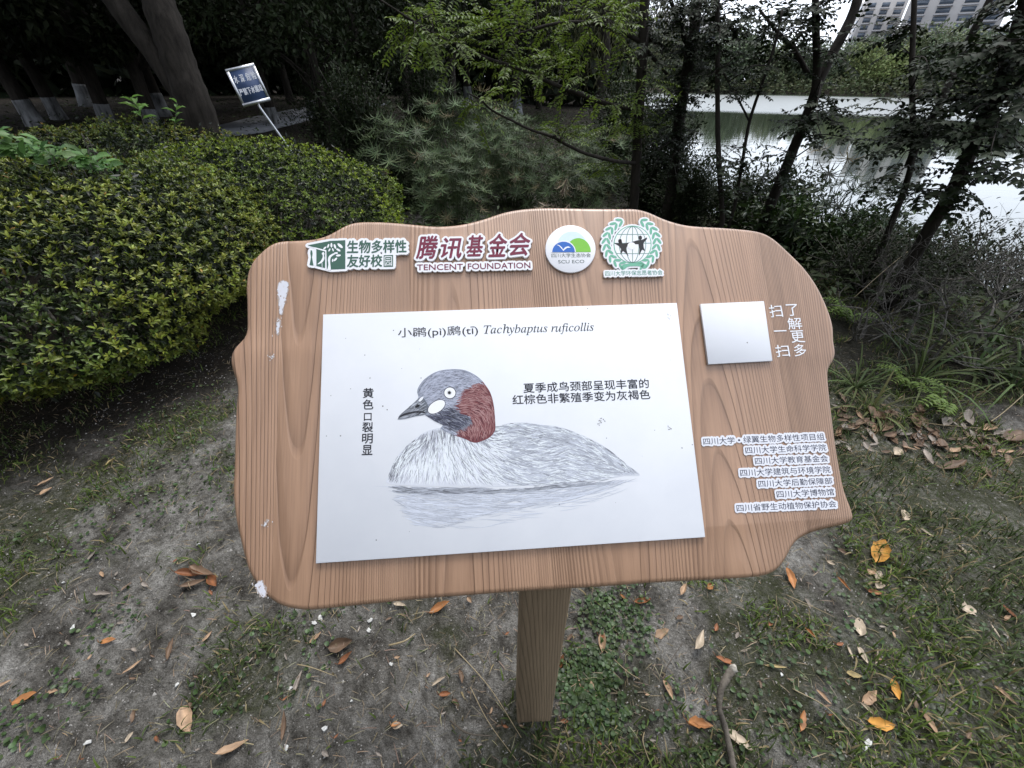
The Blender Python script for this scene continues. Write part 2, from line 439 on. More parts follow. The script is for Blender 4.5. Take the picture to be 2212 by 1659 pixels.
# ---------------------------------------------------------------- the information sign
_nc = unit(np.array([0.054, -0.178, -0.983]))
BN = _R @ np.array([_nc[0], -_nc[1], -_nc[2]])             # the board faces up and back at about 45 degrees
BC = at(1106, 933, 0.56)                                    # rough point, refined below to make the panel 0.60 m wide
def _hit(px, py, org):
    d = ray(px / 1.85172, py / 1.85172); t = ((org - np.array([0, 0, CAM_H])) @ BN) / (d @ BN)
    return np.array([0, 0, CAM_H]) + d * t
_w = np.linalg.norm(_hit(2707.3, 1211.3, BC) - _hit(1292.4, 1257.4, BC))
BC = np.array([0, 0, CAM_H]) + (_hit(2048, 1728, BC) - np.array([0, 0, CAM_H])) * (0.60 / _w) - BN * 0.006
BU = unit(_hit(2764, 1680, BC) - _hit(1278, 1756, BC)); BV = np.cross(BN, BU)
def bp(px, py, n=0.0):
    """place on the board, in metres along its width and height, of a point read off the full photograph"""
    o = BC + BN * n
    q = _hit(px, py, o) - o
    return np.array([q @ BU, q @ BV])
BOARD_M = Matrix(((BU[0], BV[0], BN[0], BC[0]), (BU[1], BV[1], BN[1], BC[1]), (BU[2], BV[2], BN[2], BC[2]), (0, 0, 0, 1)))

POST_Y, POST_W = 0.417, 0.09
post_c = ground(1152, 1562)
sign = thing('information_sign', 'wooden bird information sign with scalloped edges, white picture panel and one square post', 'sign',
             (float(post_c[0]), float(post_c[1] + POST_W / 2), 0))
SIGN_LOCAL = Matrix.Translation(-Vector(sign.location)) @ BOARD_M
def on_board(g, name, material, parent=None, smooth=False):
    o = g.build(name, material, smooth=smooth)
    if parent is None:
        o.parent = sign; o.matrix_local = SIGN_LOCAL
    else: o.parent = parent
    return o

def z1(pts): return [(900 + .4973 * x, 780 + .4973 * y) for x, y in pts]
def z2(pts): return [(2000 + .6781 * x, 780 + .6781 * y) for x, y in pts]
def z3(pts): return [(1200 + .7233 * x, 1400 + .7233 * y) for x, y in pts]
def z4(pts): return [(2600 + .4823 * x, 1600 + .4823 * y) for x, y in pts]
def z5(pts): return [(.7233 * x, 2000 + .7233 * y) for x, y in pts]
def z6(pts): return [(1500 + .6461 * x, 2000 + .6461 * y) for x, y in pts]

outline = (z1([(88, 1560), (85, 1520), (60, 1440), (30, 1360), (26, 1310), (35, 1260), (60, 1215), (100, 1185), (145, 1155), (162, 1110), (165, 1040), (163, 980), (163, 880),
               (158, 800), (156, 720), (165, 640), (190, 560), (225, 505), (275, 455), (330, 405), (390, 372), (450, 358), (560, 354), (680, 348), (760, 332), (830, 308),
               (900, 268), (960, 232), (1010, 213), (1070, 205), (1150, 202), (1300, 206), (1450, 218), (1600, 233), (1700, 240), (1800, 236), (1900, 225), (2000, 203), (2100, 175)])
           + z2([(0, 100), (60, 85), (150, 72), (280, 66), (500, 70), (700, 72), (800, 72), (850, 82), (900, 100), (960, 128), (1030, 152), (1110, 170), (1200, 178), (1330, 185),
                 (1450, 195), (1520, 205), (1580, 225), (1640, 265), (1720, 340), (1800, 420), (1870, 515), (1915, 600), (1945, 670), (1970, 745), (1980, 800), (1978, 850),
                 (1985, 890), (1993, 930), (1990, 965), (1975, 990), (1955, 1005), (1945, 1030), (1948, 1100), (1958, 1200), (1970, 1300), (1985, 1420), (2003, 1540)])
           + z4([(1603, 632), (1620, 720), (1645, 800), (1675, 870), (1695, 920), (1708, 970), (1714, 995), (1690, 1020), (1640, 1038), (1560, 1055), (1470, 1075), (1380, 1098),
                 (1310, 1125), (1250, 1160), (1205, 1205), (1175, 1260), (1145, 1320), (1110, 1375), (1060, 1425), (1000, 1455), (930, 1472), (800, 1485), (600, 1497), (400, 1508)])
           + z6([(1700, 522), (1400, 545), (1100, 562), (850, 577), (600, 597), (300, 620), (0, 650)])
           + z5([(1900, 598), (1750, 614), (1680, 617), (1620, 610), (1560, 597), (1500, 565), (1450, 525), (1410, 470), (1375, 420), (1355, 370), (1335, 290), (1310, 190), (1295, 120), (1285, 40)])
           + [(924, 1950), (928, 1894), (933, 1729), (937, 1629), (942, 1575)])

def closed_smooth(pts, step):
    p = np.asarray(pts, float); q = np.vstack([p[-1:], p, p[:2]]); out = []
    for i in range(1, len(q) - 2):
        a, b, c, d = q[i - 1:i + 3]; k = max(1, int(np.linalg.norm(c - b) / step))
        for t in np.linspace(0, 1, k, endpoint=False):
            out.append(0.5 * ((2 * b) + (-a + c) * t + (2 * a - 5 * b + 4 * c - d) * t * t + (-a + 3 * b - 3 * c + d) * t ** 3))
    return np.array(out)
ol = closed_smooth([bp(*p) for p in outline], 0.006)
for _ in range(2): ol = 0.5 * ol + 0.25 * (np.roll(ol, 1, 0) + np.roll(ol, -1, 0))
def ring_normals(p):
    t = unit(np.roll(p, -1, 0) - np.roll(p, 1, 0)); return np.stack([t[:, 1], -t[:, 0]], -1)
_area = 0.5 * np.sum(ol[:, 0] * np.roll(ol[:, 1], -1) - np.roll(ol[:, 0], -1) * ol[:, 1])
if _area < 0: ol = ol[::-1].copy()
from mathutils.geometry import tessellate_polygon
def tess(poly):
    t = np.array(tessellate_polygon([[Vector((float(a), float(b), 0)) for a, b in poly]]))
    p = np.asarray(poly)
    a, b, c = p[t[:, 0]], p[t[:, 1]], p[t[:, 2]]
    cr = (b[:, 0] - a[:, 0]) * (c[:, 1] - a[:, 1]) - (b[:, 1] - a[:, 1]) * (c[:, 0] - a[:, 0])
    t[cr < 0] = t[cr < 0][:, ::-1]
    return t
def slab_from(poly, n0, n1, round_r=0.0, steps=5, col=(0.5, 0.5, 0.5), g=None):
    """solid of a closed outline between two heights, its front rim rounded"""
    g = g or Geo(); N2 = ring_normals(poly); k = len(poly); rings = [np.column_stack([poly, np.full(k, n0)])]
    if round_r:
        for a in np.linspace(0, PI / 2, steps):
            rings.append(np.column_stack([poly - N2 * round_r * (1 - math.cos(a)), np.full(k, n1 - round_r + round_r * math.sin(a))]))
    else: rings.append(np.column_stack([poly, np.full(k, n1)]))
    V = np.vstack(rings); F = []
    j = np.arange(k); j2 = (j + 1) % k
    for r in range(len(rings) - 1): F.append(np.stack([r * k + j, r * k + j2, (r + 1) * k + j2, (r + 1) * k + j], -1))
    top = tess(rings[-1][:, :2]) + (len(rings) - 1) * k
    bot = tess(rings[0][:, :2])[:, ::-1]
    g.add(V, [np.vstack(F), np.vstack([top, bot])], col)
    return g
WOOD = wood_mat('stained_pine', (0.445, 0.268, 0.166), (0.275, 0.155, 0.090), (0.10, 0.051, 0.028), plank=0.21, K=52.0, B=24.0, rough=0.45, coat=0.6)
g = slab_from(ol, -0.032, 0.0, 0.009)
board = on_board(g, 'sign_board', WOOD, smooth=True)
try:
    board.data.set_sharp_from_angle(angle=math.radians(40))
except Exception: pass

POSTWOOD = wood_mat('weathered_post_wood', (0.34, 0.255, 0.168), (0.23, 0.172, 0.112), (0.075, 0.064, 0.044), plank=0.30, K=60, B=14, rough=0.7, spec=0.2)
g = Geo(); h = POST_W / 2; ztop = 0.93
bm_v = []
c_ = 0.004
prof = [(-h + c_, -h), (h - c_, -h), (h, -h + c_), (h, h - c_), (h - c_, h), (-h + c_, h), (-h, h - c_), (-h, -h + c_)]
zs = np.linspace(-0.25, 0.90, 24)
for z_ in zs:
    for x_, y_ in prof:
        top = (BC[2] - 0.036 / BN[2] - ((sign.location.x + x_ - BC[0]) * BN[0] + (sign.location.y + y_ - BC[1]) * BN[1]) / BN[2])
        bm_v.append((x_, -0.25 + (top + 0.25) * (z_ + 0.25) / 1.15, y_))
# the post's own frame has its length along local Y so that the grain runs up it
k = len(prof); ii = np.arange(len(zs) - 1)[:, None] * k; jj = np.arange(k)[None]; j2 = (jj + 1) % k
V = np.array(bm_v); V[:, 2] *= -1
g.add(V, [np.stack([ii + jj, ii + j2, ii + k + j2, ii + k + jj], -1).reshape(-1, 4), np.array([[(len(zs) - 1) * k + q for q in range(k)]])])
post = g.build('post', POSTWOOD, sign)
post.rotation_euler = (PI / 2, 0, math.radians(1.5))

# ---- lettering: font outlines turned into flat meshes
def ink(text, offset=0.0, shear=0.0):
    cu = bpy.data.curves.new('ink', 'FONT'); cu.body = text; cu.size = 1.0; cu.offset = offset; cu.shear = shear; cu.resolution_u = 3
    o = bpy.data.objects.new('ink', cu); SC.collection.objects.link(o)
    bpy.context.view_layer.update()
    me = bpy.data.meshes.new_from_object(o.evaluated_get(bpy.context.evaluated_depsgraph_get()))
    me.calc_loop_triangles()
    V = np.array([v.co[:2] for v in me.vertices]).reshape(-1, 2); T = np.array([t.vertices[:] for t in me.loop_triangles]).reshape(-1, 3)
    bpy.data.objects.remove(o); bpy.data.curves.remove(cu); bpy.data.meshes.remove(me)
    return V, T
def fit(V, bl, br, h, n):
    """stretch the ink to a baseline between two photo points and a height in photo pixels"""
    a, b = bp(*bl, n), bp(*br, n)
    hm = np.linalg.norm(bp(*bl, n) - bp(bl[0], bl[1] - h, n))
    lo, hi = V.min(0), V.max(0); q = (V - lo) / np.maximum(hi - lo, 1e-9)
    e = b - a; up = np.array([-e[1], e[0]]) / np.linalg.norm(e)
    return a + q[:, :1] * e + q[:, 1:] * up * hm
def flat(g, P, T, n, col):
    a, b, c = P[T[:, 0]], P[T[:, 1]], P[T[:, 2]]
    cr = (b[:, 0] - a[:, 0]) * (c[:, 1] - a[:, 1]) - (b[:, 1] - a[:, 1]) * (c[:, 0] - a[:, 0])
    T = T.copy(); T[cr < 0] = T[cr < 0][:, ::-1]
    g.add(np.column_stack([P, np.full(len(P), n)]), T, col)
def words(g, text, bl, br, h, n, col, offset=0.0, shear=0.0):
    V, T = ink(text, 0.0, shear); P = fit(V, bl, br, h, n); flat(g, P, T, n, col)
    if not offset: return P, T
    w = offset * np.linalg.norm(P.max(0) - P.min(0)) / max(1, len(text)); Ps, Ts = [P], [T]   # bolder: struck again a hair to each side
    for i_, (dx, dy) in enumerate(((1, .3), (-1, -.3), (.3, 1), (-.3, -1))):
        Q = P + np.array([dx, dy]) * w; flat(g, Q, T, n + (i_ + 1) * 0.000012, col); Ps.append(Q); Ts.append(T + len(P) * (i_ + 1))
    return np.vstack(Ps), np.vstack(Ts)
def poly_flat(g, pts, n, col, px=True, step=None):
    P = np.array([bp(*p, n) for p in pts]) if px else np.asarray(pts)
    if step: P = closed_smooth(P, step)
    flat(g, P, tess(P), n, col); return P
def backing(items, pad, n0, n1, res=0.0004, col=(0.8, 0.8, 0.8), g=None):
    """plate cut round a set of flat shapes with an even margin"""
    g = g or Geo()
    allp = np.vstack([p for p, t in items]); lo = allp.min(0) - pad - 3 * res; hi = allp.max(0) + pad + 3 * res
    nx, ny = (np.ceil((hi - lo) / res).astype(int) + 1)
    Mk = np.zeros((nx, ny), bool)
    for P, T in items:
        for t in T:
            q = (P[t] - lo) / res; a = np.floor(q.min(0)).astype(int); b = np.ceil(q.max(0)).astype(int) + 1
            X, Y = np.meshgrid(np.arange(a[0], b[0] + 1), np.arange(a[1], b[1] + 1), indexing='ij'); X = X.clip(0, nx - 1); Y = Y.clip(0, ny - 1)
            def side(p, r): return (r[0] - p[0]) * (Y - p[1]) - (r[1] - p[1]) * (X - p[0])
            s0, s1, s2 = side(q[0], q[1]), side(q[1], q[2]), side(q[2], q[0])
            inside = ((s0 >= -.7) & (s1 >= -.7) & (s2 >= -.7)) | ((s0 <= .7) & (s1 <= .7) & (s2 <= .7))
            Mk[X[inside], Y[inside]] = True
    r = pad / res; k = int(math.ceil(r)); D = Mk.copy()
    for dx in range(-k, k + 1):
        w = int(math.sqrt(max(0, r * r - dx * dx)))
        S = np.zeros_like(Mk)
        sx = slice(max(0, dx), nx + min(0, dx)); tx = slice(max(0, -dx), nx + min(0, -dx))
        S[sx] = Mk[tx]
        cs = np.cumsum(np.pad(S, ((0, 0), (w + 1, w))), axis=1)
        D |= (cs[:, 2 * w + 1:] - cs[:, :-2 * w - 1]) > 0
    P2 = np.pad(D, 1)
    def quad(pts): return np.array(pts)
    V, F = [], []
    for i in range(nx):                                     # one strip per run of filled cells
        row = D[i].astype(np.int8); e = np.diff(np.concatenate([[0], row, [0]])); s = np.where(e == 1)[0]; t = np.where(e == -1)[0]
        for a, b in zip(s, t):
            x0, x1, y0, y1 = lo[0] + (i - .5) * res, lo[0] + (i + .5) * res, lo[1] + (a - .5) * res, lo[1] + (b - .5) * res
            m_ = len(V); V += [(x0, y0, n1), (x1, y0, n1), (x1, y1, n1), (x0, y1, n1)]; F.append((m_, m_ + 1, m_ + 2, m_ + 3))
            for y_, fl in ((y0, 0), (y1, 1)):
                m_ = len(V); V += [(x0, y_, n0), (x1, y_, n0), (x1, y_, n1), (x0, y_, n1)]; F.append((m_, m_ + 1, m_ + 2, m_ + 3) if not fl else (m_ + 3, m_ + 2, m_ + 1, m_))
    for dx, fl in ((-1, 0), (1, 1)):
        nb = P2[1 + dx:nx + 1 + dx, 1:-1]; B = D & ~nb
        for i in range(nx):
            e = np.diff(np.concatenate([[0], B[i].astype(np.int8), [0]]))
            for a, b in zip(np.where(e == 1)[0], np.where(e == -1)[0]):
                x_ = lo[0] + (i + .5 * dx) * res; y0, y1 = lo[1] + (a - .5) * res, lo[1] + (b - .5) * res
                m_ = len(V); V += [(x_, y0, n0), (x_, y1, n0), (x_, y1, n1), (x_, y0, n1)]; F.append((m_, m_ + 1, m_ + 2, m_ + 3) if fl else (m_ + 3, m_ + 2, m_ + 1, m_))
    g.add(np.array(V), np.array(F), col)
    return g

# picture panel
m, n, l, b = mat('white_panel'); tc = n.new('ShaderNodeTexCoord'); O = tc.outputs['Object']
vo = nd(n, 'ShaderNodeTexVoronoi', feature='F1'); vo.inputs['Scale'].default_value = 62; l.new(O, vo.inputs['Vector'])
wn_ = nd(n, 'ShaderNodeTexWhiteNoise', noise_dimensions='3D'); l.new(vo.outputs['Position'], wn_.inputs['Vector'])
spk = math_node(n, l, 'LESS_THAN', vo.outputs['Distance'], math_node(n, l, 'MULTIPLY', math_node(n, l, 'POWER', wn_.outputs['Value'], 3.0), 0.085))
fil = noise(n, l, O, 6, 6, 0.65)
c = ramp(n, l, fil, [(0.3, (0.69, 0.705, 0.74)), (0.65, (0.745, 0.757, 0.785))])
patch = math_node(n, l, 'GREATER_THAN', noise(n, l, O, 4.0, 2, 0.5), 0.46)
c = mix_col(n, l, math_node(n, l, 'MULTIPLY', math_node(n, l, 'MULTIPLY', spk, patch), 0.8), c, (0.09, 0.085, 0.08))
l.new(c, b.inputs['Base Color']); b.inputs['Roughness'].default_value = 0.5; b.inputs['Specular IOR Level'].default_value = 0.15
PANEL = m
PT = 0.006
pc = [bp(*p, PT) for p in ((1292.4, 1257.4), (1262.9, 2254.2), (2821.4, 2148.9), (2707.3, 1211.3))]
panel = on_board(slab_from(np.array(pc), 0.0008, PT, 0.0008, 3), 'picture_panel', PANEL)
PRINT = tint_mat('printing_ink', 0.5, 0.3)
INK = (0.022, 0.022, 0.028)
g = Geo(); n1 = PT + 0.0002
words(g, '小䴙(pì)䴘(tī)', (1592, 1356), (1913, 1344), 44, n1, INK, 0.004)
words(g, '𝑇𝑎𝑐ℎ𝑦𝑏𝑎𝑝𝑡𝑢𝑠 𝑟𝑢𝑓𝑖𝑐𝑜𝑙𝑙𝑖𝑠', (1936, 1345), (2377, 1333), 46, n1, INK, 0.006)
on_board(g, 'title_lettering', PRINT, panel); g = Geo()
for i_, ch in enumerate('黄色口裂明显'):
    x_ = 1472.5 - i_ * 0.9; y_ = 1592 + i_ * 45.6
    s_ = 15 if ch == '口' else 21
    words(g, ch, (x_ - s_, y_), (x_ + s_, y_ - 1), 30 if ch == '口' else 39, n1, INK, 0.012)
on_board(g, 'side_lettering', PRINT, panel); g = Geo()
words(g, '夏季成鸟颈部呈现丰富的', (2095, 1572), (2597, 1552), 39, n1, INK, 0.010)
words(g, '红棕色非繁殖季变为灰褐色', (2051, 1619), (2602, 1596), 39, n1, INK, 0.010)
on_board(g, 'note_lettering', PRINT, panel)

# ---- the bird drawing: flat print, flesh of the shapes first and then the pencil strokes
def inpoly(poly, X, Y):
    p = np.asarray(poly); r = np.zeros(len(X), bool); j = len(p) - 1
    for i in range(len(p)):
        xi, yi = p[i]; xj, yj = p[j]
        r ^= ((yi > Y) != (yj > Y)) & (X < (xj - xi) * (Y - yi) / (yj - yi + 1e-9) + xi); j = i
    return r
HEAD = [(540, 383), (546, 368), (560, 352), (600, 318), (640, 282), (656, 262), (648, 236), (655, 205), (690, 160), (750, 122), (820, 107), (900, 109), (960, 133), (1000, 163), (1028, 197),
        (1055, 242), (1072, 310), (1080, 400), (1078, 445), (1050, 482), (1000, 506), (960, 512), (900, 487), (850, 472), (800, 448), (775, 432), (790, 415), (740, 390), (690, 358), (640, 366), (580, 380)]
RUST = [(1003, 172), (960, 187), (900, 222), (866, 268), (848, 318), (880, 350), (935, 368), (950, 400), (915, 428), (860, 450), (850, 470), (900, 487), (960, 512), (1000, 506), (1050, 482), (1078, 445), (1080, 400), (1072, 310), (1055, 242), (1028, 197)]
THROAT = [(690, 357), (720, 360), (775, 335), (830, 312), (850, 322), (880, 350), (935, 370), (950, 400), (915, 428), (860, 448), (810, 440), (790, 415), (740, 390)]
BILL = [(540, 383), (546, 368), (560, 352), (600, 318), (640, 282), (672, 258), (700, 290), (712, 330), (690, 357), (640, 366), (580, 380)]
BODY = [(485, 738), (490, 700), (502, 655), (540, 588), (600, 520), (680, 460), (740, 437), (790, 430), (900, 440), (1080, 422), (1150, 406), (1240, 400), (1330, 413), (1430, 424), (1530, 458), (1640, 508),
        (1720, 560), (1790, 620), (1880, 690), (1800, 696), (1700, 712), (1500, 740), (1350, 748), (1200, 752), (1040, 756), (900, 752), (760, 752), (640, 750)]
bird = Geo(); L0 = PT + 0.00015
def fill(pts, lay, col): poly_flat(bird, z3(pts), L0 + lay * 0.00006, col, step=0.003)
def guide_field(guides):
    G = np.array(guides, float); a = np.radians(G[:, 2])
    def f(X, Y):
        w = 1 / ((X[:, None] - G[None, :, 0]) ** 2 + (Y[:, None] - G[None, :, 1]) ** 2 + 900) ** 1.5
        return np.arctan2((w * np.sin(a)).sum(1), (w * np.cos(a)).sum(1))
    return f
_ax = [bp(*p, PT) for p in z3([(0, 0), (2212, 0), (0, 1244), (2212, 1244)])]
def z3_uv(X, Y):
    """drawing coordinates to board, on the small flat area of the drawing"""
    P = np.array([[2212 * i / 8, 1244 * j / 6] for i in range(9) for j in range(7)])
    Q = np.array([bp(*p, PT) for p in z3(P)])
    def basis(x, y): return np.stack([np.ones_like(x), x, y, x * y, x * x, y * y, x ** 3, y ** 3, x * x * y, x * y * y], -1)
    cf = np.linalg.lstsq(basis(P[:, 0] / 1e3, P[:, 1] / 1e3), Q, rcond=None)[0]
    return basis(X / 1e3, Y / 1e3) @ cf
def strokes(poly, count, field, length, width, colf, lay, curve=0.3, holes=(), rng=np.random.default_rng(3)):
    p = np.asarray(poly, float); lo, hi = p.min(0), p.max(0)
    X = rng.uniform(lo[0], hi[0], count * 3); Y = rng.uniform(lo[1], hi[1], count * 3)
    k = inpoly(poly, X, Y)
    for h_ in holes: k &= ~inpoly(h_, X, Y)
    X, Y = X[k][:count], Y[k][:count]; n_ = len(X)
    L = length * rng.uniform(0.5, 1.4, n_); W = width * rng.uniform(0.5, 1.3, n_)
    a = field(X, Y) + rng.normal(0, 0.13, n_); bend = rng.normal(0, curve, n_)
    pts = [np.stack([X, Y], -1)]; ang = a.copy()
    for s in range(3):
        ang = ang + bend / 3
        pts.append(pts[-1] + np.stack([np.cos(ang), np.sin(ang)], -1) * (L / 3)[:, None])
    endin = inpoly(poly, pts[-1][:, 0], pts[-1][:, 1])
    nrm = np.stack([-np.sin(a), np.cos(a)], -1)
    prof_ = (0.35, 1.0, 0.8, 0.08)
    V = []
    for q, w_ in zip(pts, prof_):
        for s in (-.5, .5): V.append(q + nrm * (W * w_ * s)[:, None])
    V = np.stack(V, 1)[endin]; Cc = colf(X, Y, rng)[endin]; n_ = len(V)
    uv = z3_uv(V.reshape(-1, 2)[:, 0], V.reshape(-1, 2)[:, 1])
    zz = L0 + lay * 0.00006 + np.repeat(rng.random(n_) * 0.00004, 8)
    o8 = (np.arange(n_) * 8)[:, None, None]
    F = (np.array([(0, 2, 3, 1), (2, 4, 5, 3), (4, 6, 7, 5)])[None] + o8).reshape(-1, 4)
    bird.add(np.column_stack([uv, zz]), F, np.repeat(Cc, 8, 0))
def grey(lo, hi, blue=1.12):
    def f(X, Y, r):
        v = r.uniform(lo, hi, len(X)); return np.clip(np.stack([v * 0.95, v, v * blue], -1), 0, 0.85)
    return f
body_f = guide_field([(520, 690, 112), (560, 630, 118), (640, 520, 140), (640, 640, 100), (720, 600, 96), (800, 520, 88), (820, 640, 78), (900, 560, 62), (920, 680, 60), (1000, 560, 40), (1040, 690, 42), (1120, 640, 25),
                      (1200, 700, 16), (1100, 470, -8), (1250, 430, 6), (1250, 520, -6), (1400, 460, 14), (1550, 500, 26), (1700, 580, 40), (1800, 650, 44), (1400, 570, -18), (1500, 620, 12), (1620, 660, 4), (1320, 650, -4), (1700, 680, 10)])
fill(BODY, 0, (0.60, 0.62, 0.67))
def body_col(X, Y, r):
    edge = np.clip(1 - (Y - np.interp(X, [485, 600, 740, 1080, 1240, 1530, 1720, 1880], [730, 520, 437, 422, 400, 458, 560, 690])) / 130, 0, 1)
    left = np.clip((620 - X) / 140, 0, 1); low = np.clip((Y - 690) / 60, 0, 1) * (X > 1100)
    d = np.maximum(np.maximum(edge, left * 0.8), low * 0.7)
    pale = np.exp(-(((X - 1450) / 170) ** 2 + ((Y - 560) / 90) ** 2)) + np.exp(-(((X - 850) / 160) ** 2 + ((Y - 560) / 80) ** 2))
    v = r.uniform(0.22, 0.9, len(X)) ** (0.55 + 1.5 * d) * (1 - 0.3 * d) + 0.2 * np.clip(pale, 0, 1)
    v = np.clip(v, 0.10, 0.78)
    return np.stack([v * 0.95, v * 0.98, np.minimum(v * 1.1, 0.8)], -1)
strokes(BODY, 7000, body_f, 60, 4.2, body_col, 1, 0.18)
BACK = [(1080, 424), (1240, 402), (1430, 426), (1640, 510), (1790, 620), (1880, 690), (1700, 710), (1500, 735), (1200, 745), (1050, 700), (1150, 560)]
strokes(BACK, 1500, body_f, 66, 6.5, grey(0.34, 0.58), 2, 0.15)
strokes(BODY, 1100, body_f, 70, 2.6, grey(0.16, 0.38), 2, 0.2)
strokes(BODY, 1700, body_f, 62, 4.0, grey(0.70, 0.80, 1.03), 2, 0.2)
fill(HEAD, 3, (0.28, 0.31, 0.37))
fill(RUST, 4, (0.165, 0.050, 0.056))
fill(THROAT, 4, (0.07, 0.078, 0.115))
fill(BILL, 5, (0.13, 0.145, 0.17))
head_f = guide_field([(660, 230, -60), (690, 180, -45), (760, 140, -20), (860, 120, 2), (950, 150, 28), (1010, 190, 48), (720, 260, -10), (760, 200, -15), (880, 190, 0), (900, 250, -28), (960, 220, -24), (1020, 260, 30),
                      (900, 300, -8), (960, 320, 12), (1050, 330, 76), (1060, 420, 100), (980, 400, 80), (960, 460, 105), (890, 450, 60), (800, 370, 18), (860, 400, 10), (740, 360, 30)])
strokes(HEAD, 1700, head_f, 32, 2.8, grey(0.12, 0.28, 1.2), 6, 0.3, (RUST, BILL))
strokes(HEAD, 1300, head_f, 32, 3.0, grey(0.33, 0.52, 1.2), 7, 0.3, (RUST, BILL, THROAT))
def rust_col(lo, hi):
    def f(X, Y, r):
        t = r.uniform(0, 1, len(X))[:, None]; return np.array(lo) * (1 - t) + np.array(hi) * t
    return f
strokes(RUST, 1500, head_f, 44, 5, rust_col((0.07, 0.018, 0.025), (0.20, 0.055, 0.058)), 6, 0.25)
strokes(RUST, 620, head_f, 40, 3.4, rust_col((0.22, 0.08, 0.08), (0.40, 0.24, 0.23)), 7, 0.25)
strokes(THROAT, 700, head_f, 36, 4.5, grey(0.012, 0.09, 1.5), 6, 0.25)
bill_f = guide_field([(560, 370, -22), (640, 310, -40), (680, 340, -20)])
strokes(BILL, 260, bill_f, 46, 4, grey(0.03, 0.45), 6, 0.1)
fill([(545, 375), (575, 352), (640, 338), (694, 342), (690, 349), (640, 347), (580, 362)], 8, (0.02, 0.02, 0.025))
fill([(635, 312), (650, 300), (664, 304), (655, 316), (640, 321)], 8, (0.012, 0.012, 0.015))
fill([(655, 282), (668, 262), (684, 256), (680, 270), (664, 286)], 8, (0.75, 0.76, 0.8))
def ell(cx, cy, a, b, deg=0, k=22):
    t = np.linspace(0, 2 * PI, k, endpoint=False); c, s = math.cos(math.radians(deg)), math.sin(math.radians(deg))
    return [(cx + a * math.cos(q) * c - b * math.sin(q) * s, cy + a * math.cos(q) * s + b * math.sin(q) * c) for q in t]
fill(ell(755, 314, 56, 33, -33), 8, (0.01, 0.01, 0.012)); fill(ell(755, 314, 53, 30, -33), 9, (0.80, 0.80, 0.82))
fill(ell(829, 237, 35, 34), 8, (0.035, 0.04, 0.055)); fill(ell(829, 237, 31, 30), 9, (0.80, 0.80, 0.81)); fill(ell(826, 236, 13, 13), 10, (0.35, 0.35, 0.37)); fill(ell(826, 236, 11.5, 11.5), 11, (0.8, 0.8, 0.8)); fill(ell(826, 236, 9, 9), 12, (0.015, 0.015, 0.015))
wat_f = guide_field([(600, 770, 6), (1000, 800, 0), (1500, 770, -8), (500, 850, 8), (900, 950, 2)])
RIP = [(470, 748), (640, 758), (900, 766), (1200, 766), (1500, 752), (1800, 708), (1900, 700), (1760, 760), (1500, 830), (1200, 880), (1000, 930), (800, 985), (620, 980), (540, 900), (500, 810)]
RIP2 = [(300, 780), (480, 720), (500, 850), (600, 990), (1000, 990), (1500, 900), (1900, 740), (2000, 690), (1880, 650), (1880, 700), (1500, 760), (1000, 770), (480, 750)]
strokes(RIP, 900, wat_f, 120, 4.0, grey(0.36, 0.68), 1, 0.12)
strokes([(470, 745), (640, 756), (1200, 764), (1800, 706), (1700, 740), (1200, 790), (700, 800), (510, 790)], 420, wat_f, 90, 4.5, grey(0.12, 0.45), 2, 0.12)
strokes(RIP2, 260, wat_f, 130, 2.6, grey(0.5, 0.68), 1, 0.15)
on_board(bird, 'bird_drawing', PRINT, panel)

# dirt and scratches that stick to the panel
g = Geo(); rr = np.random.default_rng(5)
for (x_, y_, s_, k_) in [(2675, 1262, 9, 3), (2678, 1278, 11, 4), (2405, 1680, 16, 9), (2398, 1690, 12, 6), (2680, 1710, 12, 6), (2730, 1795, 4, 1), (2345, 1860, 5, 2), (1460, 1420, 4, 1), (1383, 1353, 3, 1), (1325, 1584, 3, 1), (1482, 1510, 4, 2)]:
    g = Geo()
    for q in range(k_):
        cx, cy = x_ + rr.normal(0, s_ * .5), y_ + rr.normal(0, s_ * .5)
        poly_flat(g, ell(cx, cy, rr.uniform(1, 3.5), rr.uniform(.8, 2), rr.uniform(0, 180), 7), PT + 0.00025, jitter_col((0.12, 0.11, 0.08), 1, .4, rr)[0])
    on_board(g, 'dirt_speck', PRINT, panel)

# ---- logo plaques and their lettering
PLATE = tint_mat('white_plaque', 0.4, 0.4)
WHITE = (0.78, 0.78, 0.80); LT = 0.005; LN = LT + 0.0003
GREEN, MAROON, MINT = (0.050, 0.115, 0.085), (0.17, 0.022, 0.05), (0.16, 0.42, 0.29)
def plaque(name_items, pad, lettering, extra=None):
    pl = backing(name_items, pad, 0.0006, LT, col=WHITE)
    if extra is not None: extra(pl)
    p = on_board(pl, 'logo_plaque', PLATE)
    on_board(lettering, 'logo_lettering', PRINT, p)
    return p
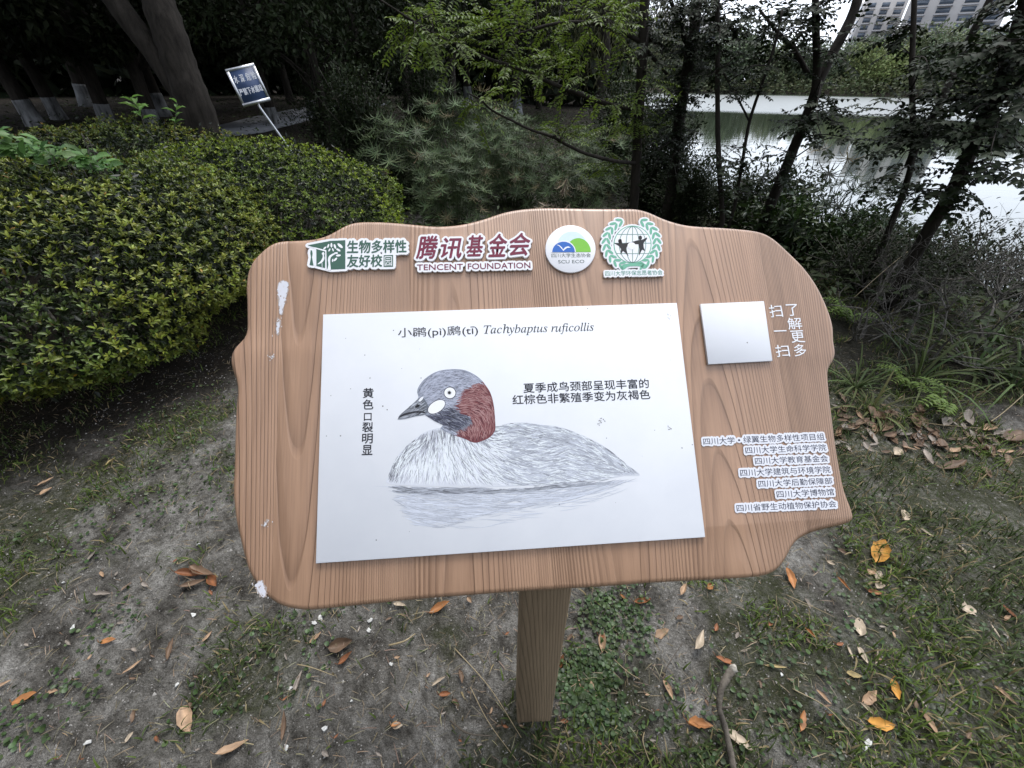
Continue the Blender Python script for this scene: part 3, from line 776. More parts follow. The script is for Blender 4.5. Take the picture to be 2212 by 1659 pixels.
# campus logo: cap, tree, crane and two lines of words
g = Geo(); items = []
def gz(pts, lay=0, col=GREEN, step=None):
    P = poly_flat(g, z1(pts), LN + lay * 0.0001, col, step=step); return (P, tess(P))
items.append(gz([(664, 404), (845, 369), (968, 363), (968, 594), (850, 599), (735, 570), (735, 428)]))
items.append(gz([(688, 445), (700, 445), (705, 470), (700, 500), (712, 568), (680, 562), (692, 500), (686, 468)]))
gz([(662, 410), (735, 424), (815, 444), (818, 600), (806, 600), (806, 454), (735, 434)], 1, WHITE)
gz([(722, 430), (733, 430), (733, 572), (722, 570)], 1, WHITE)
gz([(826, 602), (832, 560), (828, 520), (838, 490), (870, 470), (905, 458), (905, 466), (872, 484), (850, 505), (846, 540), (850, 602)], 1, WHITE, 0.001)
for x_, y_, r_, d_ in [(803, 426, 16, 40), (830, 410, 17, 70), (856, 404, 19, 90), (884, 414, 20, 110), (926, 408, 27, 140), (912, 442, 20, 150), (893, 468, 15, 170), (912, 486, 20, 185), (888, 518, 19, 225), (866, 526, 14, 260), (840, 442, 14, 60), (868, 440, 14, 110)]:
    gz(ell(x_, y_, r_, r_ * .42, -d_, 12), 2, WHITE)
gz([(790, 458), (800, 470), (796, 486), (800, 510), (788, 536), (764, 552), (744, 556), (770, 530), (784, 505), (786, 484), (778, 474)], 1, WHITE, 0.001)
gz([(778, 545), (782, 545), (784, 592), (780, 592)], 1, WHITE)
items.append(words(g, '生物多样性', z1([(982, 468)])[0], z1([(1458, 462)])[0], 50, LN, GREEN, 0.03))
items.append(words(g, '友好校', z1([(982, 580)])[0], z1([(1262, 576)])[0], 48, LN, GREEN, 0.03))
items.append(gz([(1276, 484), (1352, 482), (1352, 576), (1276, 578)]))
words(g, '园', z1([(1284, 570)])[0], z1([(1344, 568)])[0], 38, LN + .0001, WHITE, 0.0)
plaque(items, 0.0042, g)
# foundation logo
g = Geo(); items = []
for ch, xa, xb, yb, hh_ in [('腾', 1540, 1712, 512, 180), ('讯', 1740, 1905, 508, 160)]:
    items.append(words(g, ch, z1([(xa, yb)])[0], z1([(xb, yb - 4)])[0], hh_ * .4973, LN, MAROON, 0.018, 0.22))
for ch, xa, xb, yb, hh_ in [('基', 1945, 2080, 492, 165)]:
    items.append(words(g, ch, z1([(xa, yb)])[0], z1([(xb, yb - 3)])[0], hh_ * .4973, LN, MAROON, 0.018, 0.22))
items.append(words(g, '金', (1955, 1027), (2031, 1025), 90, LN, MAROON, 0.018, 0.22))
items.append(words(g, '会', (2042, 1022), (2124, 1020), 88, LN, MAROON, 0.018, 0.22))
items.append(words(g, 'TENCENT', (1668, 1081), (1852, 1078), 23, LN, MAROON, 0.012))
items.append(words(g, 'FOUNDATION', (1872, 1077), (2122, 1072), 23, LN, MAROON, 0.012))
plaque(items, 0.0036, g)
# round association badge
g = Geo()
def gq(pts, lay=0, col=GREEN, step=None):
    P = poly_flat(g, z2(pts), LN + lay * 0.0001, col, step=step); return (P, tess(P))
def arc(cx, cy, a, b, d0, d1, k=24): return [(cx + a * math.cos(math.radians(q)), cy - b * math.sin(math.radians(q))) for q in np.linspace(d0, d1, k)]
gq(arc(425, 300, 88, 86, 0, 180), 0, (0.62, 0.74, 0.86))
gq(arc(462, 336, 74, 82, 0, 180), 1, (0.20, 0.50, 0.06))
gq(arc(375, 337, 72, 68, 0, 180), 2, WHITE)
gq(arc(375, 337, 67, 62, 0, 180), 3, (0.03, 0.13, 0.45))
gq([(332, 292), (350, 296), (366, 310), (372, 322), (384, 308), (402, 302), (418, 310), (396, 312), (382, 322), (374, 330), (364, 318), (350, 302)], 4, WHITE)
words(g, '四川大学生态协会', z2([(304, 369)])[0], z2([(536, 367)])[0], 17, LN, (0.10, 0.13, 0.12), 0.0)
words(g, 'SCU ECO', z2([(344, 403)])[0], z2([(498, 401)])[0], 13, LN, (0.10, 0.13, 0.12), 0.0)
P = closed_smooth([bp(*p, LT) for p in z2(ell(416, 318, 148, 140, 0, 40))], 0.002)
if np.sum(P[:, 0] * np.roll(P[:, 1], -1) - np.roll(P[:, 0], -1) * P[:, 1]) < 0: P = P[::-1].copy()
p_ = on_board(slab_from(P, 0.0006, LT, 0.0006, 3, WHITE), 'logo_plaque', PLATE)
on_board(g, 'logo_lettering', PRINT, p_)
# globe and laurel badge
g = Geo(); items = []
items.append(gq(ell(782, 292, 112, 112, 0, 36), 0, MINT)); gq(ell(782, 292, 107, 107, 0, 36), 1, WHITE)
def line(pts, w, lay, col):
    q = np.array(pts, float); t = unit(np.gradient(q, axis=0)); nn_ = np.stack([-t[:, 1], t[:, 0]], -1) * w / 2
    return gq(list(map(tuple, q + nn_)) + list(map(tuple, (q - nn_)[::-1])), lay, col)
LN_C = (0.16, 0.28, 0.24)
for a_ in (38, 78): 
    line(arc(782, 292, a_, 106, 90, 270), 4, 2, LN_C); line(arc(782, 292, a_, 106, -90, 90), 4, 2, LN_C)
line([(782, 186), (782, 290), (782, 398)], 4, 2, LN_C)
for y_, a_ in ((232, 88), (284, 107), (345, 94)): line([(782 - a_, y_), (782, y_ + 1), (782 + a_, y_)], 4, 2, LN_C)
BLK = (0.02, 0.02, 0.022)
gq([(672, 284), (700, 284), (706, 264), (716, 262), (722, 286), (752, 282), (776, 277), (776, 290), (752, 300), (744, 318), (758, 362), (738, 340), (726, 330), (710, 352), (714, 318), (700, 300)], 3, BLK)
gq(ell(708, 272, 11, 13, 0, 12), 3, BLK); gq(ell(827, 252, 11, 13, 0, 12), 3, BLK)
gq([(776, 277), (808, 268), (822, 266), (838, 264), (866, 250), (868, 258), (846, 284), (848, 310), (858, 332), (838, 322), (820, 358), (822, 316), (816, 290), (776, 290)], 3, BLK)
gq(ell(776, 300, 24, 22, 0, 16), 4, WHITE)
for s_ in (-1, 1):
    for k_ in range(10):
        a_ = math.radians(-68 + k_ * 14.5); cx, cy = 776 + s_ * 150 * math.cos(a_), 282 - 140 * math.sin(a_)
        dx, dy = -math.sin(a_), -math.cos(a_)
        for off, tilt in ((13, -32), (-13, 32)):
            x_, y_ = cx + s_ * off * math.cos(a_), cy - off * math.sin(a_)
            items.append(gq(ell(x_, y_, 21, 7.5, s_ * (-(math.degrees(a_) + 90) + (tilt if off > 0 else tilt))) if s_ > 0 else ell(x_, y_, 21, 7.5, (math.degrees(a_) + 90) - tilt), 1, MINT))
items.append(gq([(712, 432), (728, 410), (790, 402), (850, 404), (868, 424), (850, 434), (820, 420), (760, 422), (732, 438)], 1, MINT, 0.0015))
items.append(words(g, '四川大学环保志愿者协会', z2([(622, 478)])[0], z2([(960, 470)])[0], 20, LN, (0.10, 0.30, 0.22), 0.0))
plaque(items, 0.0028, g)

# square plate beside the scan words (its code is left out)
qc = [bp(*p, 0.006) for p in ((2803.6, 1215.3), (2833.4, 1457.5), (3090.4, 1443.2), (3055.8, 1204.4))]
on_board(slab_from(np.array(qc), 0.0006, 0.006, 0.0006, 3, (0.78, 0.78, 0.80)), 'blank_plate', PANEL)
g = Geo(); WP = (0.80, 0.80, 0.82)
for ch, x0, x1, yb, hh_, dy in [('扫', 1596, 1671, 722, 72, -4), ('一', 1616, 1690, 806, 6, -3), ('扫', 1632, 1712, 956, 70, -4), ('了', 1697, 1764, 714, 68, -3), ('解', 1703, 1786, 794, 68, -4), ('更', 1722, 1802, 872, 70, -4), ('多', 1740, 1812, 952, 70, -3)]:
    words(g, ch, z2([(x0, yb)])[0], z2([(x1, yb + dy)])[0], hh_ * .6781, 0.0007, WP, 0.004)
on_board(g, 'scan_lettering', PRINT)
CR = [('四川大学', 445, 706, 372, 361, 56), ('·', 731, 750, 341, 340, 16), ('绿翼生物多样性项目组', 778, 1450, 357, 330, 56), ('四川大学生命科学学院', 795, 1465, 446, 420, 56), ('四川大学教育基金会', 875, 1480, 534, 511, 56),
      ('四川大学建筑与环境学院', 752, 1500, 633, 604, 58), ('四川大学后勤保障部', 903, 1515, 723, 697, 56), ('四川大学博物馆', 1055, 1530, 811, 790, 58), ('四川省野生动植物保护协会', 722, 1548, 925, 889, 58)]
g = Geo(); items = []
for tx, xa, xb, ya, yb, hh_ in CR:
    items.append(words(g, tx, z4([(xa, ya)])[0], z4([(xb, yb)])[0], hh_ * .4823, 0.0012, (0.035, 0.037, 0.06), 0.0))
bk = on_board(backing(items, 0.0032, 0.0003, 0.0010, col=(0.72, 0.73, 0.78)), 'credit_strip', PLATE)
on_board(g, 'credit_lettering', PRINT, bk)

# bare white patches where the stain has flaked off the board
g = Geo()
for pts in (z1([(440, 705), (470, 692), (500, 698), (508, 730), (498, 790), (480, 860), (462, 940), (446, 960), (438, 900), (436, 840), (424, 780), (426, 730)]),
            z1([(425, 1000), (434, 990), (440, 1020), (436, 1080), (424, 1120), (416, 1070)]), z1([(372, 1296), (384, 1290), (390, 1300), (380, 1310)]),
            z5([(1414, 475), (1432, 452), (1452, 450), (1462, 480), (1470, 500), (1468, 530), (1455, 536), (1438, 522), (1424, 500)]),
            z5([(1464, 130), (1474, 112), (1482, 114), (1476, 130), (1466, 146)])):
    rr = np.random.default_rng(len(pts)); g = Geo()
    P = closed_smooth([bp(*p, 0.0004) for p in pts], 0.0016); Nn = ring_normals(P)
    rim = P + Nn * (0.0012 + rr.normal(0, 0.0009, len(P)))[:, None] * np.sign(np.sum(P[:, 0] * np.roll(P[:, 1], -1) - np.roll(P[:, 0], -1) * P[:, 1]))
    flat(g, rim, tess(rim), 0.0004, (0.40, 0.33, 0.29))
    P = P + rr.normal(0, 0.0009, P.shape); flat(g, P, tess(P), 0.0006, (0.62, 0.62, 0.66))
    for q in range(14):
        c_ = P[rr.integers(0, len(P))] * .8 + P.mean(0) * .2 + rr.normal(0, .0035, 2); e_ = np.array(ell(0, 0, rr.uniform(.0004, .0012), rr.uniform(.0006, .002), 0, 6)) + c_
        flat(g, e_, tess(e_), 0.0007 + q * 1e-5, (0.30, 0.21, 0.16) if q % 2 else (0.60, 0.58, 0.58))
    on_board(g, 'bare_patch', PRINT)

# ---------------------------------------------------------------- plants and trees
LEAF = leaf_mat('waxy_leaf', 0.42, 0.22, 0.35)
LEAF_DULL = leaf_mat('dull_leaf', 0.6, 0.2, 0.16)
LEAF_THIN = leaf_mat('thin_leaf', 0.5, 0.35, 0.35)
BARK = bark_mat('dark_bark', (0.012, 0.010, 0.008), (0.042, 0.036, 0.030))
BARK_GREY = bark_mat('grey_bark', (0.05, 0.045, 0.038), (0.17, 0.155, 0.135), 26)
TWIG = bark_mat('bare_twig_bark', (0.035, 0.032, 0.028), (0.22, 0.205, 0.185), 60)
LIME = bark_mat('whitewash', (0.03, 0.03, 0.028), (0.27, 0.275, 0.28), 9)

def gz_(x, y): return float(height(np.array([x]), np.array([y]))[0])

# ---- clipped azalea mounds on the left
def azalea(name, label, cx, cy, rx, ry, h, rosettes, cols, size=1.0, shape='oval', seed=1, brown=0.0):
    r = np.random.default_rng(seed); root = thing(name, label, 'shrub', (cx, cy, gz_(cx, cy)), 0, 'clipped azalea mounds on the left')
    g = Geo()
    def surf(d, k=1.0):
        ang = np.arctan2(d[:, 1], d[:, 0])
        lump = 1 + 0.20 * (vnoise(d[:, 0] * 3 + seed, d[:, 1] * 3 + d[:, 2] * 3, seed) - .5) + 0.09 * (vnoise(d[:, 0] * 9, d[:, 1] * 9 + d[:, 2] * 7, seed + 3) - .5)
        e = 2.5
        s = (np.abs(d[:, 0]) ** e + np.abs(d[:, 1]) ** e + np.abs(d[:, 2]) ** e) ** (-1 / e)
        p = d * (s * lump * k)[:, None]
        z = p[:, 2]
        tuck = np.where(z < 0.0, 1 + 0.30 * z, 1.0)
        return np.stack([p[:, 0] * rx * tuck, p[:, 1] * ry * tuck, h * (0.42 + 0.58 * z)], -1)
    n_ = rosettes * 2
    d = rand_dirs(n_, r); d = d[d[:, 2] > -0.76][:rosettes]; n_ = len(d)
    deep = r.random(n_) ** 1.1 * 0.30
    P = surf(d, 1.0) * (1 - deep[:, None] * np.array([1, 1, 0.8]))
    nrm = unit(d / np.array([rx, ry, h * .6]) ** 1)
    ax = unit(nrm * 0.75 + np.array([0, 0, 0.75]) + r.normal(0, 0.32, (n_, 3)))
    toward = (nrm @ unit(np.array([-cx, -cy, 0.8]))) > -0.35
    keep = toward | (r.random(n_) < 0.3)
    P, ax, nrm, deep = P[keep], ax[keep], nrm[keep], deep[keep]; n_ = len(P)
    t1 = unit(np.cross(ax, r.normal(size=(n_, 3)))); t2 = np.cross(ax, t1)
    k = 6
    patch = vnoise(P[:, 0] * 2.2 + 7, P[:, 1] * 2.2 + P[:, 2] * 1.5, seed + 9)
    base = np.where((patch + r.normal(0, .15, n_))[:, None] > 0.52, np.array(cols[0]), np.array(cols[1]))
    for q in range(k):
        a = q * 2 * PI / k + r.uniform(0, 6.28, n_) * 0.2 + (q % 2) * 0.3
        th = r.uniform(0.5, 1.35, n_) * (0.75 if q % 2 else 1.0)
        D = ax * np.cos(th)[:, None] + (t1 * np.cos(a)[:, None] + t2 * np.sin(a)[:, None]) * np.sin(th)[:, None]
        N = ax * np.sin(th)[:, None] - (t1 * np.cos(a)[:, None] + t2 * np.sin(a)[:, None]) * np.cos(th)[:, None] * 0.9
        L = r.uniform(0.016, 0.036, n_) * size
        inner_shade = np.clip(deep / 0.16, 0, 1)[:, None]                # leaves farther in coloured darker, standing in for shade inside the bush
        c = (base * (1 - inner_shade) + np.array([0.024, 0.040, 0.010]) * inner_shade) * r.uniform(0.65, 1.4, (n_, 1)) * r.uniform(.9, 1.1, (n_, 3))
        br = (r.random(n_) < brown)[:, None]
        c = np.where(br, c * np.array([1.7, 0.85, 0.75]), c)
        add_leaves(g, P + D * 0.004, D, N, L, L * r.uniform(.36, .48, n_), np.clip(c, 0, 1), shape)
    n2 = rosettes // 2                                       # inner leaves, coloured near black to deepen the shade in the gaps
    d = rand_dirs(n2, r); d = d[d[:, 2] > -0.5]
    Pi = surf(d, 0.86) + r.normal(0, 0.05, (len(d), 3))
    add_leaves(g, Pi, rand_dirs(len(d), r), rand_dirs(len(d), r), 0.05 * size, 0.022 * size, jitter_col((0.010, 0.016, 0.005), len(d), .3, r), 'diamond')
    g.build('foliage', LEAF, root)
    g = Geo()
    for q in range(46):
        a = r.uniform(0, 2 * PI); rr_ = r.uniform(0.3, 0.95); tip = np.array([math.cos(a) * rx * rr_, math.sin(a) * ry * rr_, h * r.uniform(.2, .75)])
        b0 = np.array([math.cos(a) * rx * .22, math.sin(a) * ry * .22, -0.03])
        mid = (b0 + tip) / 2 + np.array([0, 0, -h * .08]) + r.normal(0, .05, 3)
        add_tube(g, smooth_path([b0, mid, tip], 5), [0.014, 0.003], 5, (0.08, 0.07, 0.055))
    g.build('stem', BARK_GREY, root)
    return root
OLIVE, GOLD, FRESH, DEEP = (0.120, 0.165, 0.028), (0.225, 0.260, 0.036), (0.275, 0.360, 0.022), (0.150, 0.215, 0.020)
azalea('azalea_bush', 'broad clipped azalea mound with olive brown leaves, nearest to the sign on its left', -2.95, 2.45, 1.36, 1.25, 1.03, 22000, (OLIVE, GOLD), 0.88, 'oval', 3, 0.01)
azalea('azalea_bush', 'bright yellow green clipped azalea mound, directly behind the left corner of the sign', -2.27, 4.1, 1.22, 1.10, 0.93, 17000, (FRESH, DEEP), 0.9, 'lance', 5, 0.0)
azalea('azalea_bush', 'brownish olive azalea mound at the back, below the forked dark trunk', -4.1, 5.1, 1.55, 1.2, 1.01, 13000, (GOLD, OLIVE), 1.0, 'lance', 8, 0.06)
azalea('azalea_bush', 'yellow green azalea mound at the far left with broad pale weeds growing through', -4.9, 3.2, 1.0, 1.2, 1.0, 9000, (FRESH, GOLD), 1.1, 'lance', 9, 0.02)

# broad pale weed growing over the hedge, and two shoots standing up out of it
def leafy_shoot(root_name, label, P0, tip, nleaf, L, col, seed, spread=1.0, cat='plant'):
    r = np.random.default_rng(seed); root = thing(root_name, label, cat, tuple(P0))
    P0 = np.asarray(P0); v = np.asarray(tip) - P0; g = Geo(); s = Geo()
    path = smooth_path([np.zeros(3), v * .5 + r.normal(0, .02, 3), v], 6); add_tube(s, path, [0.004, 0.0015], 5)
    for q in range(nleaf):
        t = 0.25 + 0.75 * q / max(1, nleaf - 1); p = path[int(t * (len(path) - 1))]; a = q * 2.4 + r.uniform(0, .5)
        d = np.array([math.cos(a) * spread, math.sin(a) * spread, r.uniform(.2, .8)])
        l_ = L * r.uniform(.7, 1.2); add_leaves(g, [p], [d], [np.array([-d[0] * .5, -d[1] * .5, 1])], l_, l_ * .42, jitter_col(col, 1, .2, r), 'oval', 1.3)
    g.build('leaf', LEAF_THIN, root); s.build('stem', BARK_GREY, root)
PALE = (0.14, 0.26, 0.06)
leafy_shoot('young_shoot', 'pale green leafy shoot rising left above the hedge top', at(312, 275, 4.9), at(283, 212, 4.9), 9, 0.12, PALE, 1)
leafy_shoot('young_shoot', 'smaller pale green shoot rising right above the hedge top', at(377, 280, 4.9), at(382, 222, 4.9), 8, 0.085, PALE, 2)
wr = thing('broadleaf_weed', 'pale green broad leaved weed spreading over the hedge at far left', 'plant', tuple(at(95, 345, 3.75)))
g = Geo(); r = np.random.default_rng(12); w0 = np.array(wr.location)
for q in range(190):
    u_ = r.uniform(-30, 240); v_ = 312 + (u_ / 240) * 46 + r.normal(0, 12); p = at(u_, v_, r.uniform(3.3, 3.75)) - w0
    d = np.array([r.normal(), r.normal() - .3, r.uniform(-.2, .6)]); l_ = r.uniform(.045, .085)
    add_leaves(g, [p], [d], [np.array([0, -.3, 1]) + r.normal(0, .3, 3)], l_, l_ * .6, jitter_col((0.10, 0.20, 0.055), 1, .3, r), 'oval')
g.build('leaf', LEAF_THIN, wr)
g = Geo()
for q in range(12):
    p = at(r.uniform(0, 230), r.uniform(320, 360), 3.6) - w0; add_tube(g, smooth_path([p + [0, 0, -.25], p + r.normal(0, .03, 3), p + [0.02, 0, .05]], 4), [0.004, 0.002], 4)
g.build('stem', BARK_GREY, wr)

# ---- umbrella sedge
def sedge_geo(seed, nst, H, spread, col, dry=False):
    r = np.random.default_rng(seed); g, s = Geo(), Geo()
    for q in range(nst):
        a = r.uniform(0, 2 * PI); rad = spread * math.sqrt(r.random()); hh_ = H * r.uniform(.22, 1.05) * (1 - 0.3 * (rad / spread) ** 2)
        b0 = np.array([math.cos(a), math.sin(a), 0]) * rad * .35; tip = np.array([math.cos(a) * rad, math.sin(a) * rad, hh_])
        if dry: tip[2] *= r.uniform(.5, .9); tip[:2] *= 1.3
        path = smooth_path([b0, (b0 + tip) / 2 + np.array([0, 0, hh_ * .12]), tip], 4)
        add_tube(s, path, [0.004, 0.0025], 4, np.array(col) * 0.7)
        k = r.integers(14, 22); aa = np.linspace(0, 2 * PI, k, endpoint=False) + r.uniform(0, .3, k)
        ax = unit(path[-1] - path[-2]); t1 = unit(np.cross(ax, [0.2, 0.9, 0.1])); t2 = np.cross(ax, t1)
        el = r.uniform(-0.05, 0.5, k) if not dry else r.uniform(-1.2, -0.5, k)
        D = (t1 * np.cos(aa)[:, None] + t2 * np.sin(aa)[:, None]) * np.cos(el)[:, None] + ax * np.sin(el)[:, None]
        L = r.uniform(.09, .19, k)
        add_leaves(g, np.repeat(path[-1][None], k, 0), D, np.repeat(ax[None], k, 0), L, r.uniform(.007, .011, k), jitter_col(np.array([.16, .135, .075]) if (not dry and r.random() < .12) else np.array(col) * r.uniform(.35, 1.35), k, .35, r), 'blade', -1.6)
    return g, s
SEDGE_G = (0.090, 0.125, 0.058)
def sedge(label, x, y, proto=None, scale=1.0, rot=0.0, H=1.2, nst=60, spread=.6, col=SEDGE_G, seed=1, dry=False):
    if proto is not None:
        return dup(proto, (x, y, gz_(x, y)), rot, scale, label)
    root = thing('umbrella_sedge', label, 'sedge', (x, y, gz_(x, y)), rot, 'umbrella sedge clumps by the lake')
    g, s = sedge_geo(seed, nst, H, spread, col, dry); g.build('frond', LEAF_DULL, root); s.build('stem', LEAF_DULL, root); root.scale = (scale,) * 3
    return root
def gxy(u, v): p = ground(u, v); return float(p[0]), float(p[1])
s1 = sedge('tall umbrella sedge clump at the middle of the mound above the sign', *gxy(1000, 430), H=1.35, nst=150, spread=.75, seed=2)
s2 = sedge('umbrella sedge clump on the left flank of the mound, beside the dark shrub', *gxy(885, 452), H=1.1, nst=120, spread=.65, seed=3)
sedge('umbrella sedge clump at the front of the mound, low behind the sign top', *gxy(985, 492), s2, .72, 1.1)
sedge('umbrella sedge clump on the right flank of the mound, under the fallen branch', *gxy(1115, 445), s1, .78, 2.2)
sedge('low umbrella sedge clump in front of the vertical trunk', *gxy(1235, 468), s2, .74, 3.0)
sedge('umbrella sedge clump farthest back on the mound crest', *gxy(1070, 400), s1, .82, 4.2)
sedge('short umbrella sedge clump between the fallen branch and the lake edge', *gxy(1290, 425), s2, .8, 5.0)
sedge('dried straw coloured sedge tuft drooping just above the sign top', *gxy(1190, 505), None, 1, 0, .85, 16, .22, (0.20, 0.165, 0.115), 7, True)
sedge('umbrella sedge clump outlined against the water beside the leaning trunk', *gxy(1725, 545), None, 1, 0, 0.98, 34, .62, (0.03, 0.045, 0.022), 9)
s3 = sedge('umbrella sedge clump outlined against the water in the wide gap', *gxy(1815, 540), None, 1, 0, .82, 26, .5, (0.03, 0.045, 0.022), 10)
sedge('umbrella sedge clump at the foot of the slim forked stem by the water', *gxy(1900, 520), s3, .95, 2.0)

# ---- shrubs as clouds of leaves on branching stems
def shrub_geo(seed, R, H, nleaf, L, Wr, col, shape='oval', droop=0.1, hollow=.35):
    r = np.random.default_rng(seed); g, s = Geo(), Geo(); tips = []
    for q in range(26):
        a = r.uniform(0, 2 * PI); rad = R * r.uniform(.25, .95); tip = np.array([math.cos(a) * rad, math.sin(a) * rad, H * r.uniform(.35, 1.0) * (1 - .35 * (rad / R) ** 2)])
        path = smooth_path([np.array([0, 0, -.05]), tip * np.array([.35, .35, .55]) + r.normal(0, .04, 3), tip], 5); add_tube(s, path, [0.010, 0.002], 4, (0.06, .05, .04)); tips.append(path)
    k = nleaf; which = r.integers(0, len(tips), k); t = hollow + (1 - hollow) * r.random(k)
    P = np.array([tips[w][min(len(tips[w]) - 1, int(tt * (len(tips[w]) - 1)))] for w, tt in zip(which, t)]) + r.normal(0, .09, (k, 3)) * np.array([R, R, H]) * 1.2
    P[:, 2] = np.maximum(P[:, 2], .02)
    out = unit(P * np.array([1, 1, .5]) + r.normal(0, .25, (k, 3)) + np.array([0, 0, .1])); D = unit(out + r.normal(0, .6, (k, 3)) - np.array([0, 0, droop]))
    N = unit(np.array([0, 0, 1.0]) + r.normal(0, .45, (k, 3)))
    LL = L * r.uniform(.6, 1.25, k)
    clump = vnoise(P[:, 0] * 5, P[:, 1] * 5 + P[:, 2] * 5, seed)
    c = jitter_col(col, k, .35, r) * (0.65 + 0.8 * clump)[:, None]
    add_leaves(g, P, D, N, LL, LL * Wr, np.clip(c, 0, 1), shape)
    return g, s
def shrub(label, x, y, R=.6, H=.9, nleaf=2600, L=.05, Wr=.45, col=(0.04, 0.058, 0.022), seed=1, proto=None, scale=1.0, rot=0.0, shape='oval', group=None, name='leafy_shrub', mat_=None):
    if proto is not None: return dup(proto, (x, y, gz_(x, y)), rot, scale, label)
    root = thing(name, label, 'shrub', (x, y, gz_(x, y)), rot, group); root.scale = (scale,) * 3
    g, s = shrub_geo(seed, R, H, nleaf, L, Wr, col, shape); g.build('foliage', mat_ or LEAF_DULL, root); s.build('stem', BARK_GREY, root)
    return root
DARKG = (0.018, 0.027, 0.010)
GB = 'dark leafy shrubs along the bank'
d1 = shrub('tall dark shrub between the bright azalea and the sedge mound', *gxy(800, 395), R=.95, H=1.75, nleaf=8500, L=.055, col=DARKG, seed=21, group=GB)
shrub('dark shrub behind the bright azalea, left of the tall dark shrub', *gxy(715, 345), proto=d1, scale=.85, rot=1.3)
shrub('dark low shrub under the tall dark shrub, touching the bright azalea', *gxy(850, 455), proto=d1, scale=.48, rot=2.3)
shrub('dark shrub behind the sedge crest, left of the whitewashed far trunk', *gxy(930, 330), proto=d1, scale=1.1, rot=3.3)
shrub('dark shrub on the bank left of the vertical trunk, hiding the water edge', *map(float, at(1352, 300, 7.6)[:2]), proto=d1, scale=.95, rot=4.4)
shrub('tall dark bank shrub right of the vertical trunk, in front of the many branched tree', *map(float, at(1440, 300, 6.0)[:2]), proto=d1, scale=.74, rot=5.4)
shrub('dark bank shrub left of the pole stem, half as tall as its left neighbour', *map(float, at(1515, 300, 5.2)[:2]), proto=d1, scale=.52, rot=.6)
d2 = shrub('dark bank shrub at the foot of the vertical trunk', *gxy(1400, 460), R=.6, H=.75, nleaf=4200, L=.045, col=(0.022, 0.034, 0.011), seed=22, group=GB)
shrub('dark bank shrub between the vertical trunk and the thin pole stems', *gxy(1480, 480), proto=d2, scale=.95, rot=1.0)
shrub('dark bank shrub under the thin pole stems, above the laurel badge', *gxy(1570, 508), proto=d2, scale=.85, rot=2.1)
d3 = shrub('glossy bank shrub with bigger leaves at the foot of the leaning trunk', *gxy(1665, 545), R=.55, H=.62, nleaf=1500, L=.085, Wr=.4, col=(0.035, 0.062, 0.015), seed=24, group=GB, mat_=LEAF)
shrub('glossy big leaved shrub right of the leaning trunk, above the sign shoulder', *gxy(1765, 560), proto=d3, scale=.8, rot=1.7)
d4 = shrub('dark shrub with round leaves on the bank below the slim forked stem', *gxy(1880, 560), R=.6, H=.62, nleaf=3000, L=.055, Wr=.62, col=(0.024, 0.040, 0.013), seed=25, group=GB)
shrub('dark round leaved shrub on the bank right of the slim forked stem', *gxy(1985, 550), proto=d4, scale=1.05, rot=2.4)
shrub('dark round leaved shrub on the bank under the far right trunk', *gxy(2090, 520), proto=d4, scale=1.3, rot=3.9)
shrub('dark round leaved shrub at the right edge above the bare thicket', *gxy(2200, 540), proto=d4, scale=1.2, rot=5.0)
shrub('dark bank shrub standing tall between the pole stem and the leaning trunk', *gxy(1620, 500), proto=d2, scale=1.25, rot=4.0)
shrub('dark bank shrub before the water left of the slim forked stem', *gxy(1850, 520), proto=d2, scale=.95, rot=5.3)
shrub('bright green leafy shrub at the right edge beside the water', *gxy(2235, 470), R=.5, H=.8, nleaf=2200, L=.05, Wr=.6, col=(0.07, 0.13, 0.035), seed=26, group=GB)

# ---- bare twig thicket on the right
def twig_geo(seed, H, n0=5, spread=.5):
    r = np.random.default_rng(seed); g = Geo()
    def grow(p, d, length, rad, depth):
        k = 5; pts = [p]
        for q in range(k):
            d = unit(d + r.normal(0, .22, 3) + np.array([0, 0, .03])); pts.append(pts[-1] + d * length / k)
        add_tube(g, np.array(pts), [rad, rad * .6], 5 if depth < 2 else 3, np.array([.17, .16, .145]) * r.uniform(.6, 1.2), .2)
        if depth >= 4: return
        for q in range(r.integers(2, 4) + (depth > 1)):
            t = r.integers(2, k + 1); dd = unit(d * .7 + r.normal(0, .62, 3) + np.array([0, 0, .12])); grow(pts[t], dd, length * r.uniform(.5, .78), rad * .55, depth + 1)
    for q in range(n0):
        a = r.uniform(0, 2 * PI); grow(np.array([math.cos(a), math.sin(a), 0]) * r.uniform(0, .12) - np.array([0, 0, .05]), unit([math.cos(a) * spread, math.sin(a) * spread, 1]), H * r.uniform(.36, .5), .0075, 0)
    return g
def bare(label, x, y, H, seed, proto=None, scale=1.0, rot=0.0):
    if proto is not None: return dup(proto, (x, y, gz_(x, y)), rot, scale, label)
    root = thing('bare_shrub', label, 'shrub', (x, y, gz_(x, y)), rot, 'bare twiggy shrubs of the thicket on the right')
    twig_geo(seed, H).build('branch', TWIG, root)
    return root
b1 = bare('leafless grey twiggy shrub in the middle of the right hand thicket', *gxy(1985, 770), .95, 31)
bare('leafless twiggy shrub close behind the right edge of the sign', *gxy(1855, 735), .85, 32, b1, .85, 1.4)
bare('leafless twiggy shrub at the right edge of the photo', *gxy(2130, 760), .9, 33, b1, 1.05, 2.9)
b2 = bare('leafless shrub with crooked stems deep inside the right hand thicket', *gxy(2060, 690), 1.0, 34)
bare('leafless shrub deep in the thicket near the sign shoulder', *gxy(1905, 660), .9, 35, b2, .8, 2.2)
bare('leafless shrub deep in the thicket beyond the right edge stems', *gxy(2200, 690), .9, 36, b2, 1.0, 4.2)
DT = (0.018, 0.026, 0.009)
